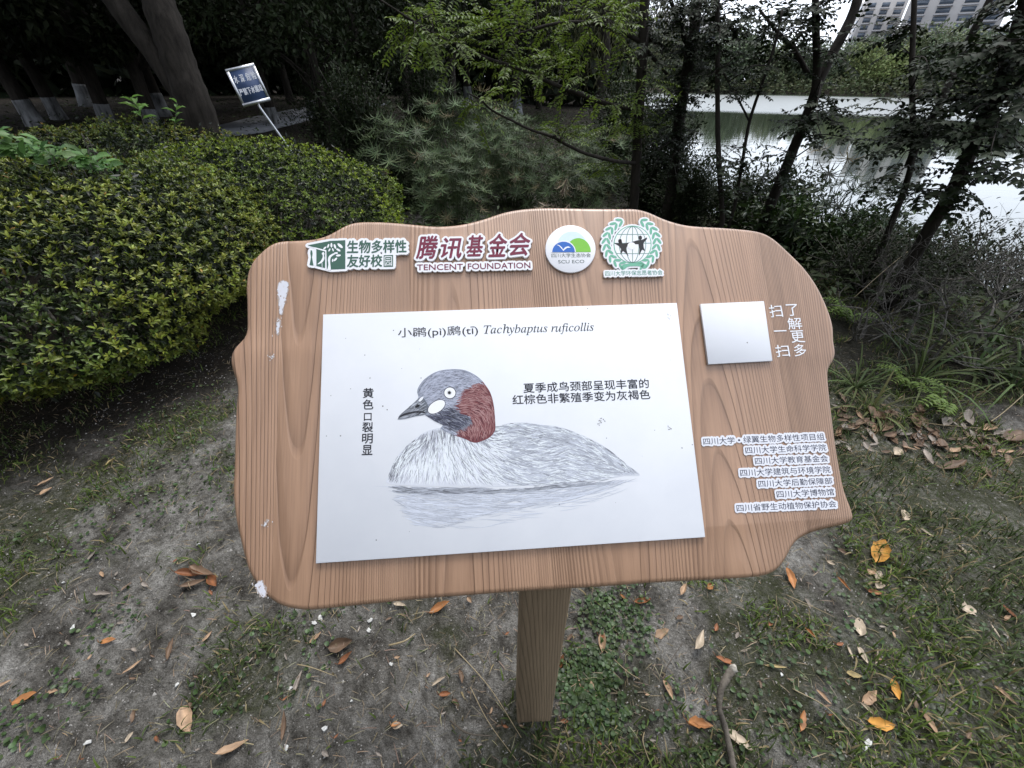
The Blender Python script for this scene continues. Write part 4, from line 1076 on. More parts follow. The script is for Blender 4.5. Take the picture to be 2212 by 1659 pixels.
t1 = shrub('small dark leaved shrub filling the thicket below the round leaved shrubs', *gxy(1930, 640), R=.55, H=.62, nleaf=2600, L=.032, col=DT, seed=41, group='small leaved shrubs inside the thicket')
shrub('small dark leaved shrub in the thicket behind the sign shoulder', *gxy(1820, 620), proto=t1, scale=.9, rot=1.2)
shrub('small dark leaved shrub deep in the thicket, under the far right trunk', *gxy(2060, 615), proto=t1, scale=1.1, rot=2.6)
shrub('small dark leaved shrub at the right edge deep in the thicket', *gxy(2190, 620), proto=t1, scale=1.15, rot=4.0)

# ---- long grass tufts and small ferns below the thicket
def tuft(label, x, y, n_, L, seed, col=(0.07, 0.10, 0.035), w=.012, proto=None, scale=1.0, rot=0.0):
    if proto is not None: return dup(proto, (x, y, gz_(x, y)), rot, scale, label)
    r = np.random.default_rng(seed); root = thing('grass_tuft', label, 'grass tuft', (x, y, gz_(x, y)), rot, 'long bladed grass tufts below the thicket'); g = Geo()
    for q in range(n_):
        a = r.uniform(0, 2 * PI); el = r.uniform(.35, 1.25); l_ = L * r.uniform(.5, 1.1); d = np.array([math.cos(a) * math.cos(el), math.sin(a) * math.cos(el), math.sin(el)])
        p = [np.array([math.cos(a), math.sin(a), 0]) * .02]
        for k in range(6): d = unit(d + np.array([0, 0, -.16 - .12 * k * (1 - math.sin(el))])); p.append(p[-1] + d * l_ / 6)
        p = np.array(p); s_ = unit(np.cross(p[1] - p[0], [0, 0, 1])); ww = w * np.array([.6, 1, 1, .9, .75, .45, .05])[:, None] / 2
        V = np.stack([p - s_ * ww, p + s_ * ww], 1).reshape(-1, 3); F = np.array([(2 * i, 2 * i + 1, 2 * i + 3, 2 * i + 2) for i in range(6)])
        g.add(V, F, jitter_col(col, 1, .35, r)[0])
    g.build('blade', LEAF_DULL, root)
    return root
g1 = tuft('long grass tuft arching left below the middle of the thicket', *gxy(1980, 820), 34, .50, 51)
tuft('long grass tuft with wide blades at the right edge below the thicket', *gxy(2100, 800), 0, 0, 0, proto=g1, scale=1.1, rot=2.0)
tuft('long grass tuft beside the right edge of the sign, under the thicket', *gxy(1850, 835), 0, 0, 0, proto=g1, scale=.75, rot=4.0)
tuft('short yellowish grass tuft close to the sign edge above the leaf litter', *gxy(1880, 890), 22, .25, 54, (0.10, 0.11, 0.04))
tuft('long grass tuft at the photo edge, right of the wide bladed tuft', *gxy(2190, 835), 0, 0, 0, proto=g1, scale=.9, rot=5.2)
def fern(label, x, y, L, nfr, seed, col=(0.13, 0.20, 0.03)):
    r = np.random.default_rng(seed); root = thing('small_fern', label, 'fern', (x, y, gz_(x, y))); g = Geo()
    for q in range(nfr):
        a = r.uniform(0, 2 * PI); l_ = L * r.uniform(.7, 1.1); e = np.array([math.cos(a), math.sin(a), 0]); k = 11
        path = smooth_path([np.zeros(3), e * l_ * .45 + [0, 0, l_ * .55], e * l_ + [0, 0, l_ * .45]], 6); add_tube(g, path, [.0025, .001], 4, np.array(col) * .6)
        for i in range(k):
            t = .2 + .8 * i / k; p = path[int(t * (len(path) - 1))]; sd = np.cross(e, [0, 0, 1.0]); ll = l_ * .32 * (1 - .6 * t)
            for s_ in (-1, 1): add_leaves(g, [p], [sd * s_ + e * .35], [[0, 0, 1.0]], ll, ll * .33, jitter_col(col, 1, .2, r), 'lance')
    g.build('frond', LEAF_THIN, root)
fern('small bright green fern below the middle of the thicket', *gxy(1955, 840), .17, 6, 61)
fern('small yellow green fern right of the bright fern, above the leaf litter', *gxy(2035, 890), .19, 6, 62)
fern('pale green compound leaved seedling beside the sign shoulder', *gxy(1830, 700), .22, 6, 63, (0.15, 0.24, 0.04))

# ---- saplings: trunks read off the photograph, twigs with compound leaves
def compound(g, s, p, d, L, pairs, leaf, ratio, col, r, shape='oval', sag=.25):
    """one pinnate leaf: a stalk with leaflets in pairs and one at the end"""
    d = unit(np.asarray(d, float)); k = pairs + 1
    path = [np.asarray(p, float)]
    for i in range(k): d = unit(d + np.array([0, 0, -sag / k])); path.append(path[-1] + d * L / k)
    path = np.array(path); add_tube(s, path, [.0022, .001], 3, np.array(col) * .6)
    side = unit(np.cross(d, [0, 0, 1.0]) + r.normal(0, .15, 3)); up = unit(np.cross(side, d))
    P, D, N = [], [], []
    for i in range(1, k + 1):
        for q in (-1, 1): P.append(path[i]); D.append(side * q + d * .45 + r.normal(0, .12, 3) - np.array([0, 0, .12])); N.append(up + r.normal(0, .25, 3))
    P.append(path[-1]); D.append(d); N.append(up)
    n_ = len(P); LL = leaf * r.uniform(.75, 1.15, n_); add_leaves(g, np.array(P), np.array(D), np.array(N), LL, LL * ratio, jitter_col(col, n_, .22, r), shape)
def sapling(name, label, trunks, boxes, leaf=.055, ratio=.60, pairs=4, L=.2, col=(0.013, 0.021, 0.007), seed=1, m_=None, per=6, group=None, near=.75, bark=None, cat='tree', shape='oval'):
    r = np.random.default_rng(seed); paths = []
    for pts, r0, r1 in trunks:
        w = [at(u, v, dd) for u, v, dd in pts]; paths.append((smooth_path(w, 6), r0, r1))
    base = paths[0][0][0].copy(); gz0 = gz_(base[0], base[1])
    if base[2] > gz0: 
        b2_ = base.copy(); b2_[2] = gz0 - .08; pth = np.vstack([[b2_], paths[0][0]]); paths[0] = (pth, paths[0][1], paths[0][2]); base = b2_
    root = thing(name, label, cat, tuple(base), 0, group); tr, tw, lv = Geo(), Geo(), Geo()
    for pth, r0, r1 in paths: add_tube(tr, pth - base, [r0, r1], 9, (.05, .045, .038), .12, r)
    nodes = np.vstack([p for p, _, _ in paths])
    for u0, v0, u1, v1, cnt, d0, d1 in boxes:
        for q in range(cnt):
            T = at(r.uniform(u0, u1), r.uniform(v0, v1), r.uniform(d0, d1))
            dist = np.linalg.norm(nodes - T, axis=1) + np.where(nodes[:, 2] > T[2] + .1, .5, 0); nb = nodes[np.argmin(dist + r.uniform(0, .25, len(nodes)))]
            v = T - nb; far = np.linalg.norm(v)
            path = smooth_path([nb, nb + v * .5 + r.normal(0, .05, 3) * far + np.array([0, 0, .08 * far]), T], 6)
            add_tube(tw, path - base, [min(.009, .003 + .006 * far), .0015], 5, (.05, .042, .034))
            s0 = max(0, int(len(path) * max(0, 1 - near / max(far, 1e-3))))
            for i in range(per):
                t = s0 + (len(path) - 1 - s0) * (i + r.random()) / per; p = path[int(t)]; sgn = 1 if i % 2 else -1
                vd = unit(v); sd = unit(np.cross(vd, [0, 0, 1.0]))
                compound(lv, tw, p - base, vd * .55 + sd * sgn * .8 + r.normal(0, .3, 3), L * r.uniform(.7, 1.15), pairs + r.integers(-1, 2), leaf, ratio, col, r, shape)
            compound(lv, tw, path[-1] - base, unit(v) + r.normal(0, .2, 3), L, pairs, leaf, ratio, col, r, shape)
    trunk = tr.build('trunk', bark or BARK, root, True); tw.build('twig', bark or BARK, root); lv.build('foliage', m_ or LEAF, root)
    return root
GS = 'slender trees on the lake bank'
LEAF_BANK = leaf_mat('bank_leaf', 0.6, 0.10, 0.12)
sapling('bank_tree', 'slender tree with leaning double trunk, tallest on the lake bank', [
    ([(1655, 462, 4.9), (1696, 365, 4.9), (1729, 285, 4.9), (1755, 219, 4.9), (1769, 175, 4.9), (1798, 117, 5.0), (1839, 37, 5.1), (1870, -60, 5.2)], .045, .034),
    ([(1760, 205, 4.9), (1765, 150, 4.88), (1763, 80, 4.85), (1761, 0, 4.8), (1758, -70, 4.8)], .032, .02),
    ([(1745, 160, 4.95), (1715, 105, 5.0), (1680, 70, 5.1), (1640, 20, 5.2)], .02, .01)],
    [(1620, -20, 1860, 50, 16, 4.3, 5.3), (1630, 40, 1760, 150, 12, 4.5, 5.4), (1700, 225, 1860, 320, 15, 4.0, 4.8), (1780, 110, 1870, 150, 2, 4.3, 5.0), (1655, 330, 1720, 400, 2, 4.4, 4.8)], leaf=.042, L=.17, per=4, seed=71, group=GS, m_=LEAF_BANK)
sapling('bank_tree', 'thin upright tree with a pole straight stem left of the leaning double trunk', [
    ([(1561, 475, 4.4), (1552, 329, 4.4), (1550, 219, 4.4), (1550, 110, 4.4), (1550, 0, 4.4), (1552, -60, 4.4)], .022, .014)],
    [(1530, -10, 1650, 110, 15, 4.0, 4.8), (1520, 90, 1650, 170, 9, 4.0, 4.8), (1540, 330, 1620, 440, 4, 4.0, 4.5)], leaf=.036, L=.15, per=4, seed=72, group=GS, m_=LEAF_BANK)
sapling('bank_tree', 'thin slanting forked stem against the water, between pole stem and leaning trunk', [
    ([(1587, 445, 4.7), (1601, 365, 4.7), (1619, 263, 4.7), (1650, 170, 4.7), (1676, 88, 4.7), (1690, 20, 4.8)], .016, .008),
    ([(1619, 263, 4.7), (1600, 225, 4.7), (1579, 190, 4.7), (1560, 150, 4.7)], .009, .005)],
    [(1570, 150, 1670, 270, 8, 4.3, 4.8), (1560, 300, 1650, 430, 7, 4.3, 4.7)], leaf=.03, L=.12, per=4, seed=73, group=GS, m_=LEAF_BANK)
sapling('bank_tree', 'dark many branched tree on the bank beside the vertical trunk', [
    ([(1450, 420, 5.2), (1462, 300, 5.2), (1480, 180, 5.2), (1500, 60, 5.2), (1512, -50, 5.2)], .06, .04),
    ([(1490, 110, 5.2), (1470, 60, 5.1), (1452, 10, 5.0), (1440, -40, 5.0)], .025, .012),
    ([(1440, 110, 5.0), (1415, 90, 4.9), (1385, 70, 4.9)], .016, .03)],
    [(1395, -20, 1570, 90, 26, 4.4, 5.6), (1390, 90, 1550, 180, 19, 4.4, 5.5), (1385, 180, 1500, 330, 16, 4.4, 5.3), (1400, 330, 1470, 400, 4, 4.5, 5.0)], leaf=.04, L=.17, seed=74, group=GS, m_=LEAF_BANK)
sapling('bank_tree', 'slim tree with a forked stem rising from the bank in the right third', [
    ([(1915, 510, 4.4), (1955, 405, 4.4), (1972, 329, 4.4), (1971, 230, 4.4), (1970, 146, 4.4), (1975, 0, 4.4), (1978, -60, 4.4)], .022, .013),
    ([(1962, 360, 4.4), (1984, 305, 4.4), (2003, 274, 4.4), (2036, 212, 4.4), (2087, 99, 4.5), (2138, 0, 4.5), (2160, -60, 4.6)], .026, .018)],
    [(1880, 30, 1990, 110, 4, 3.9, 4.6), (1900, 195, 2080, 320, 16, 3.6, 4.4), (1880, 320, 1990, 390, 4, 3.7, 4.3), (1990, 110, 2080, 170, 2, 3.9, 4.6)], leaf=.042, L=.17, per=4, seed=75, group=GS, m_=LEAF_BANK)
sapling('bank_tree', 'leaning dark tree with dense foliage at the far right edge', [
    ([(2005, 500, 4.0), (2054, 420, 4.0), (2091, 340, 4.0), (2131, 248, 4.0), (2164, 175, 4.0), (2212, 22, 4.0), (2240, -60, 4.0)], .04, .03),
    ([(2110, 300, 4.0), (2150, 230, 3.9), (2200, 180, 3.8), (2260, 120, 3.8)], .02, .01)],
    [(2080, 80, 2230, 190, 14, 3.3, 4.2), (2030, 190, 2230, 330, 20, 3.1, 4.1), (2080, 340, 2230, 430, 6, 3.1, 3.9), (1960, 390, 2080, 470, 4, 3.4, 3.9), (2160, -20, 2240, 80, 5, 3.4, 4.2)], leaf=.045, L=.18, per=4, seed=76, group=GS, m_=LEAF_BANK)
# the feathery tree in the middle
FEATHER = leaf_mat('feathery_leaf', 0.5, 0.4, 0.3)
sapling('feathery_tree', 'slim upright trunk with long low branches of bright feathery leaves above the sign', [
    ([(1366, 490, 4.6), (1372, 400, 4.6), (1380, 250, 4.6), (1386, 150, 4.6), (1391, 60, 4.6), (1394, -60, 4.6)], .045, .038),
    ([(1380, 235, 4.6), (1327, 229, 4.4), (1266, 208, 4.3), (1204, 185, 4.2), (1112, 145, 4.1), (1057, 128, 4.05), (969, 89, 4.0), (907, 55, 4.0), (822, 0, 4.0)], .022, .006),
    ([(1385, 90, 4.6), (1327, 62, 4.5), (1283, 51, 4.4), (1232, 48, 4.4), (1180, 55, 4.35), (1129, 70, 4.3), (1078, 84, 4.3)], .018, .006),
    ([(1374, 352, 4.6), (1334, 349, 4.2), (1283, 337, 4.0), (1256, 328, 3.95), (1221, 311, 3.9), (1194, 296, 3.85), (1146, 280, 3.8), (1105, 260, 3.8), (1064, 239, 3.75), (1037, 215, 3.7), (1013, 202, 3.7)], .016, .005),
    ([(1388, 100, 4.6), (1415, 130, 4.8), (1440, 160, 5.0)], .02, .012)],
    [(860, 20, 1010, 120, 12, 3.7, 4.3), (960, 40, 1150, 150, 14, 3.8, 4.4), (1100, 20, 1340, 130, 15, 4.0, 4.7), (1080, 130, 1330, 220, 10, 3.9, 4.5), (1020, 190, 1090, 240, 2, 3.6, 3.8), (1140, 250, 1260, 290, 3, 3.7, 3.9),
     (1290, 150, 1420, 300, 10, 4.2, 4.8), (1290, 300, 1400, 360, 3, 4.2, 4.6), (1000, -20, 1300, 40, 10, 4.1, 4.8)],
    leaf=.046, ratio=.38, pairs=8, L=.27, col=(0.105, 0.155, 0.022), seed=77, m_=FEATHER, per=3, shape='lance')

# ---- background trees with leafy crowns down low
def cloud(g, r, centres, radii, n_, L, W, col, shape='diamond', droop=.2):
    k = r.integers(0, len(centres), n_); C = np.asarray(centres)[k]; Rr = np.asarray(radii)[k]
    d = rand_dirs(n_, r); P = C + d * Rr * (r.random((n_, 1)) ** .45)
    D = unit(d * .6 + r.normal(0, .6, (n_, 3)) - np.array([0, 0, droop])); N = unit(np.array([0, 0, 1]) + d * .4 + r.normal(0, .5, (n_, 3)))
    ck = (0.6 + 0.8 * r.random(len(centres)))[k][:, None]
    LL = L * r.uniform(.6, 1.3, n_); add_leaves(g, P, D, N, LL, LL * W, np.clip(jitter_col(col, n_, .3, r) * ck, 0, 1), shape)
def wood_tree(label, x, y, seed, H=8.0, low=2.2, R=2.6, nleaf=7000, L=.14, col=(0.035, 0.046, 0.018), r0=.14, lean=(0, 0), white=0.0, name='woodland_tree', group='woodland trees behind the hedge', nb=26, forks=1, proto=None, scale=1, rot=0, mat_=None):
    if proto is not None: return dup(proto, (x, y, gz_(x, y)), rot, scale, label)
    r = np.random.default_rng(seed); root = thing(name, label, 'tree', (x, y, gz_(x, y)), rot, group); t, g = Geo(), Geo()
    top = np.array([lean[0] * H, lean[1] * H, H * .8]); path = smooth_path([np.array([0, 0, -.1]), top * .35 + r.normal(0, .06, 3), top * .7 + r.normal(0, .1, 3), top], 7)
    rad = np.interp(np.linspace(0, 1, len(path)), [0, .06, .3, 1], [r0 * 1.5, r0 * 1.05, r0, r0 * .3]); add_tube(t, path, rad, 12, (.05, .045, .04), .12, r)
    cen, rds = [], []
    for q in range(nb):
        a = r.uniform(0, 2 * PI); z_ = r.uniform(low, H); rr_ = R * math.sqrt(r.random()) * (1 - .45 * abs((z_ - low) / (H - low) - .35))
        cen.append(np.array([math.cos(a) * rr_ + lean[0] * z_, math.sin(a) * rr_ + lean[1] * z_, z_])); rds.append(r.uniform(.45, .85) * R * .36)
        zb = max(low * .8, z_ - rr_ * .6); p0 = path[min(len(path) - 1, int(zb / (H * .8) * (len(path) - 1)))]
        add_tube(t, smooth_path([p0, (p0 + cen[-1]) / 2 + [0, 0, .15], cen[-1]], 4), [r0 * .28, r0 * .05], 5, (.045, .04, .035))
    cloud(g, r, cen, np.array(rds)[:, None], nleaf, L, .45, col)
    t.build('trunk', BARK, root, True); g.build('crown', mat_ or LEAF_DULL, root)
    if white:
        w = Geo(); pw = path[path[:, 2] < white + .2]; pw = smooth_path([path[0], path[0] * .5 + path[2] * .5 if len(path) > 2 else path[1], np.array([np.interp(white, path[:, 2], path[:, i]) for i in range(3)])], 5)
        zz = pw[:, 2]; rw = np.interp(zz, path[:, 2], rad) * 1.06 + .004; add_tube(w, pw, rw, 12, (.5, .5, .5), .05, r); w.build('whitewash', LIME, root, True)
    return root
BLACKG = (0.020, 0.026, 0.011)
# forked trunk above the hedge
fk = thing('forked_tree', 'big dark tree with forked leaning trunk right behind the azaleas', 'tree', tuple(at(446, 318, 6.9) * [1, 1, 0] + [0, 0, .02]))
r = np.random.default_rng(91); base = np.array(fk.location); t = Geo()
a_ = [at(446, 318, 6.9), at(420, 225, 6.9), at(395, 160, 6.95), at(362, 60, 7.0), at(335, -20, 7.1), at(290, -170, 7.3), at(250, -400, 7.6)]
b_ = [at(425, 240, 6.9), at(385, 190, 7.0), at(330, 110, 7.1), at(262, 20, 7.2), at(215, -60, 7.3), at(140, -220, 7.5)]
add_tube(t, smooth_path(np.vstack([[base - [0, 0, .1]], a_]), 6) - base, [.25, .19, .17, .16, .15, .12], 14, (.05, .05, .04), .12, r); add_tube(t, smooth_path(b_, 6) - base, [.14, .115, .11, .10], 12, (.05, .05, .04), .12, r)
t.build('trunk', BARK, fk, True); g = Geo()
cen = [np.array([r.uniform(-5.5, 2.2), r.uniform(-0.4, 5.0), r.uniform(4.2, 7.5)]) for q in range(60)]
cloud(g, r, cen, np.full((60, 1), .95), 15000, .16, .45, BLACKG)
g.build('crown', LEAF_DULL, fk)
# wood on the left and in the middle: whitewashed trunks in deep shade
w1 = wood_tree('woodland tree with whitewashed foot, left end of the pale row behind the hedge', *gxy(55, 222)[:2] if False else tuple(at(45, 205, 17)[:2]), 101, r0=.15, white=.55, low=1.9, R=3.2, H=8.5, col=BLACKG, lean=(-.03, 0), nleaf=8500, L=.2)
spots = [(100, 200, 18, 1.0, .9, 'with whitewashed foot, second of the pale row at far left'), (205, 205, 16, 2.2, .95, 'with broad whitewashed foot between the far left pair and the forked trunk'), (170, 190, 22, 3.1, 1.1, 'farther back, pale foot half hidden behind its neighbours at left'),
         (305, 205, 15, 4.0, .9, 'with whitewashed foot just left of the forked trunk'), (335, 200, 18, 5.0, 1.0, 'with whitewashed foot touching the forked trunk on its left'), (575, 195, 15.5, .6, .8, 'with thin leaning trunk right behind the blue warning board'),
         (660, 180, 17, 1.7, .85, 'with slim dark trunk right of the blue warning board, by the path'), (735, 170, 24, 2.9, 1.1, 'standing far back beyond the path, right of the blue board'), (515, 150, 26, 3.7, 1.1, 'standing far back behind the blue warning board'), (390, 170, 27, 4.6, 1.2, 'farthest back, seen between the two forks of the dark trunk'),
         (1120, 190, 21, 5.5, 1.0, 'with bright whitewashed foot standing alone beyond the sedge mound'), (1010, 175, 26, .3, 1.1, 'far beyond the sedge mound with a thin pale foot')]
for u, v, d, rot, sc_, tx in spots:
    p = at(u, v, d); wood_tree('woodland tree ' + tx, float(p[0]), float(p[1]), 0, proto=w1, rot=rot, scale=sc_)
# leafy trees without a visible trunk
l1 = wood_tree('dense dark tree with low hanging leaves right of the blue board', *map(float, at(665, 60, 10.5)[:2]), 111, H=6.5, low=1.2, R=2.0, nleaf=12000, L=.11, col=(0.018, 0.027, 0.009), r0=.08, nb=34, group='leafy trees at the wood edge')
for u, d, rot, sc_, tx in [(760, 11.5, 1.1, 1.0, 'dense dark tree over the tall dark shrub'), (860, 14, 2.3, 1.15, 'dense dark tree behind the tips of the feathery branches'), (970, 17, 3.3, 1.25, 'dark tree filling the middle background behind the feathery leaves'), (1080, 23, 4.4, 1.5, 'dark tree in the middle background, just left of the willow'),
                            (590, 21, 5.2, 1.5, 'dark leafy tree far behind the blue board post'), (1170, 27, .7, 1.6, 'dark leafy tree beyond the alone whitewashed foot')]:
    p = at(u, 60, d); wood_tree(tx, float(p[0]), float(p[1]), 0, proto=l1, rot=rot, scale=sc_)
# willow by the water
p = at(1300, 150, 24); wl_ = thing('weeping_willow', 'weeping willow with hanging yellow grey strands by the lake, behind the feathery tree', 'tree', (float(p[0]), float(p[1]), gz_(float(p[0]), float(p[1]))))
r = np.random.default_rng(121); g, t = Geo(), Geo(); add_tube(t, smooth_path([[0, 0, -.4], [.1, 0, 2], [-.1, .1, 4], [.2, 0, 6]], 5), [.28, .2, .12], 10)
for q in range(230):
    a = r.uniform(0, 2 * PI); rr_ = 3.4 * math.sqrt(r.random()); p0 = np.array([math.cos(a) * rr_, math.sin(a) * rr_, 7.5 - rr_ * .5]); ln = r.uniform(2.5, 5.5)
    k = 34; zz = np.linspace(0, 1, k); P = p0 + np.stack([np.sin(zz * 3 + a) * .12, np.cos(zz * 2.5 + a) * .12, -zz * ln], -1) + r.normal(0, .05, (k, 3))
    add_leaves(g, P, np.array([0, 0, -1]) + r.normal(0, .35, (k, 3)), r.normal(size=(k, 3)), r.uniform(.16, .3, k), .04, jitter_col((0.085, 0.09, 0.045), k, .3, r), 'diamond')
t.build('trunk', BARK, wl_, True); g.build('crown', LEAF_DULL, wl_)

# far-off wood closing the view on land, read as one mass
r = np.random.default_rng(131); g = Geo()
for ring, (d0, hgt, nn_) in enumerate([(34, 8, 22000), (46, 12, 20000), (62, 16, 14000)]):
    az = r.uniform(math.radians(-100), math.radians(12.0), nn_); dd = d0 + r.uniform(-2.5, 2.5, nn_); top = hgt * (.75 + .5 * vnoise(az * 14, np.full(nn_, ring * 9.0), 7)); z_ = r.random(nn_) ** .8 * top
    x_, y_ = np.sin(az) * dd, np.cos(az) * dd; ok = lake(x_, y_) < -1.0
    P = np.stack([x_, y_, z_], -1)[ok]; k = len(P); add_leaves(g, P, rand_dirs(k, r), rand_dirs(k, r), r.uniform(.6, 1.3, k), r.uniform(.4, .7, k), jitter_col((0.012, 0.017, 0.007), k, .4, r), 'diamond')
nn_ = 16000; az = r.uniform(math.radians(75), math.radians(262), nn_); dd = r.uniform(9.5, 14.5, nn_); z_ = r.random(nn_) ** .8 * (5.5 + 3.5 * vnoise(az * 6, az * 0, 7)); x_, y_ = np.sin(az) * dd, np.cos(az) * dd; ok = lake(x_, y_) < -1  # unseen tree belt behind the camera, added to darken sides and reflections facing it
P = np.stack([x_, y_, z_], -1)[ok]; k = len(P); add_leaves(g, P, rand_dirs(k, r), rand_dirs(k, r), r.uniform(.4, .8, k), r.uniform(.25, .45, k), jitter_col((0.022, 0.03, 0.012), k, .4, r), 'diamond')
tag(g.build('wood_and_shade_belt', LEAF_DULL), 'dark mass of trees closing the view all round on the land side of the lake', 'wood', kind='stuff')

# far shore trees
def shore_proto(label, x, y, seed, H, R, col, name='shore_tree'):
    r = np.random.default_rng(seed); root = thing(name, label, 'tree', (x, y, gz_(x, y) - .3), 0, 'trees on the far shore of the lake'); g, t = Geo(), Geo()
    add_tube(t, smooth_path([[0, 0, -1], [.1, .1, H * .3], [0, 0, H * .7]], 4), [.3, .12], 7)
    cen = [np.array([math.cos(a) * q, math.sin(a) * q, z_]) for a, q, z_ in zip(r.uniform(0, 6.28, 30), R * np.sqrt(r.random(30)) * .8, H * r.uniform(.12, .88, 30))]
    cloud(g, r, cen, np.full((30, 1), R * .38), 4200, .55, .55, col)
    t.build('trunk', BARK, root, True); g.build('crown', LEAF_DULL, root); return root
SH = [shore_proto('rounded dark green far shore tree, seen between the vertical trunk and the pole stem', *map(float, at(1450, 180, 117)[:2]), 141, 8.2, 5.0, (0.10, 0.13, 0.075)),
      shore_proto('broad light green far shore tree, seen left of the leaning double trunk', *map(float, at(1640, 180, 118)[:2]), 142, 7.4, 5.5, (0.14, 0.165, 0.09)),
      shore_proto('yellow green far shore tree, seen through the gap right of the leaning trunk', *map(float, at(1890, 180, 119)[:2]), 143, 6.8, 5.5, (0.18, 0.22, 0.085))]
r = np.random.default_rng(151)
names = ['dark green', 'light green', 'yellow green']
for i, u in enumerate([1330, 1390, 1420, 1490, 1530, 1560, 1600, 1680, 1715, 1745, 1790, 1820, 1850, 1925, 1960, 2000, 2030, 2065, 2100, 2140, 2185, 2230, 2290, 2350]):
    k = [0, 0, 1, 0, 1, 0, 0, 1, 0, 0, 1, 0, 0, 2, 1, 0, 2, 1, 0, 1, 0, 0, 1, 0][i]; p = at(u, 180, 117 + r.uniform(0, 14)); sc_ = r.uniform(.85, 1.25)
    dup(SH[k], (float(p[0]), float(p[1]), gz_(float(p[0]), float(p[1])) - .3), r.uniform(0, 6.28), sc_, '%s tree in the continuous row along the far shore of the lake' % names[k])
r = np.random.default_rng(152); g = Geo(); k = 5200
az = r.uniform(math.radians(8), math.radians(62), k); dd = r.uniform(109.5, 116, k); x_, y_ = np.sin(az) * dd, np.cos(az) * dd
zb = height(x_, y_)
add_leaves(g, np.stack([x_, y_, np.maximum(zb, WATER_Z) + r.random(k) ** 1.5 * 2.2], -1), rand_dirs(k, r) * [1, 1, .4] + [0, 0, .3], rand_dirs(k, r), r.uniform(.4, .9, k), r.uniform(.25, .5, k), jitter_col((0.085, 0.10, 0.05), k, .35, r), 'diamond')
tag(g.build('shore_reeds', LEAF_DULL), 'pale reeds and low growth along the far water edge', 'reeds', kind='stuff')

# low dark growth covering the ground under the trees and along the bank
r = np.random.default_rng(161); k = 85000
rad = 3.3 + 22 * r.random(k) ** 1.3; az = r.uniform(-1.2, 1.15, k); az[60000:] = r.uniform(-.25, .35, 25000); rad[60000:] = r.uniform(6, 20, 25000); x, y = np.sin(az) * rad, np.cos(az) * rad
pm = sstep(.40, .60, fbm(x * .9 + 4, y * .9, 3, 71)) * .9 + .10
pm = pm * np.where((az > -.55) | (rad > 7), 1, .0) * sstep(-.15, -.5, lake(x, y)) * np.where((az > .35) & (rad < 3.4), 0, 1)
ok = r.random(k) < pm; x, y, rad = x[ok], y[ok], rad[ok]; k = len(x); hh_ = r.random(k) ** 1.5 * .26
g = Geo(); a = r.uniform(0, 2 * PI, k); L = r.uniform(.05, .12, k)
add_leaves(g, np.stack([x, y, height(x, y) + hh_], -1), np.stack([np.cos(a), np.sin(a), r.uniform(-.2, .7, k)], -1), np.array([0, 0, 1]) + r.normal(0, .4, (k, 3)), L, L * r.uniform(.2, .5, k), jitter_col((.036, .054, .017), k, .45, r), 'lance')
tag(g.build('undergrowth', LEAF_DULL), 'low dark undergrowth covering the ground beneath the trees and on the bank', 'undergrowth', kind='stuff')

# unseen tree, added left of the camera to shade the hedge and ground
p_ = (-4.6, -0.6)
sh = thing('added_shade_tree', 'broad dark tree whose branches overhang the hedge from the left, outside the photo edge', 'tree', (p_[0], p_[1], gz_(*p_)))
r = np.random.default_rng(171); t, g = Geo(), Geo()
add_tube(t, smooth_path([[-.6, -.4, -.1], [-.5, -.3, 2.0], [-.2, -.1, 3.6], [0, .2, 6]], 6), [.28, .22, .16, .08], 12, (.05, .045, .04), .12, r)
cen = [np.array([r.uniform(-3.0, 2.2), r.uniform(-2.6, 3.4), r.uniform(3.6, 6.5)]) for q in range(46)]
for c_ in cen: add_tube(t, smooth_path([[-.3, -.1, 3.2], (np.array([-.2, 0, 3.6]) + c_) / 2 + [0, 0, .2], c_], 4), [.06, .01], 5)
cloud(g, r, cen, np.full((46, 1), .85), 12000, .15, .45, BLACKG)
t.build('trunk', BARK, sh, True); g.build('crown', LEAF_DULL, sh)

# ---------------------------------------------------------------- blue warning board in the wood
def frame4(c00, c10, c01):
    """board frame from three corners (bottom left, bottom right, top left)"""
    U = c10 - c00; V = c01 - c00; w = np.linalg.norm(U); U = U / w; V = V - U * (V @ U); h = np.linalg.norm(V); V = V / h; return U, V, np.cross(U, V), w, h
D0 = 6.2
tl, tr_, br_, bl_ = at(479, 147, D0), at(549, 142, D0), at(586, 216, D0 - .1), at(530, 229, D0 - .1)
cen_ = (tl + tr_ + br_ + bl_) / 4; du, dv = (tr_ - tl + br_ - bl_) / 2, (tl - bl_ + tr_ - br_) / 2
w_, h_ = np.linalg.norm(du), np.linalg.norm(dv); e1, e2 = unit(unit(du) + unit(dv)), unit(unit(du) - unit(dv))
U_, V_ = unit(e1 + e2), unit(e1 - e2); N_ = np.cross(U_, V_); bl_ = cen_ - U_ * w_ / 2 - V_ * h_ / 2; br_ = bl_ + U_ * w_; tl = bl_ + V_ * h_; tr_ = br_ + V_ * h_
q1_, q2_ = at(566, 223, D0 - .1), at(622, 302, D0 - .2); foot = q2_ + (q2_ - q1_) * ((q2_[2] - .02) / (q1_[2] - q2_[2]))
wb = thing('warning_board', 'tilted blue warning board with white words and silver frame on a thin pole', 'sign', tuple(foot))
BM = Matrix.Translation(-Vector(foot)) @ Matrix(((U_[0], V_[0], N_[0], bl_[0]), (U_[1], V_[1], N_[1], bl_[1]), (U_[2], V_[2], N_[2], bl_[2]), (0, 0, 0, 1)))
def on_wb(g, name, m, parent=None):
    o = g.build(name, m)
    if parent is None: o.parent = wb; o.matrix_local = BM
    else: o.parent = parent
    return o
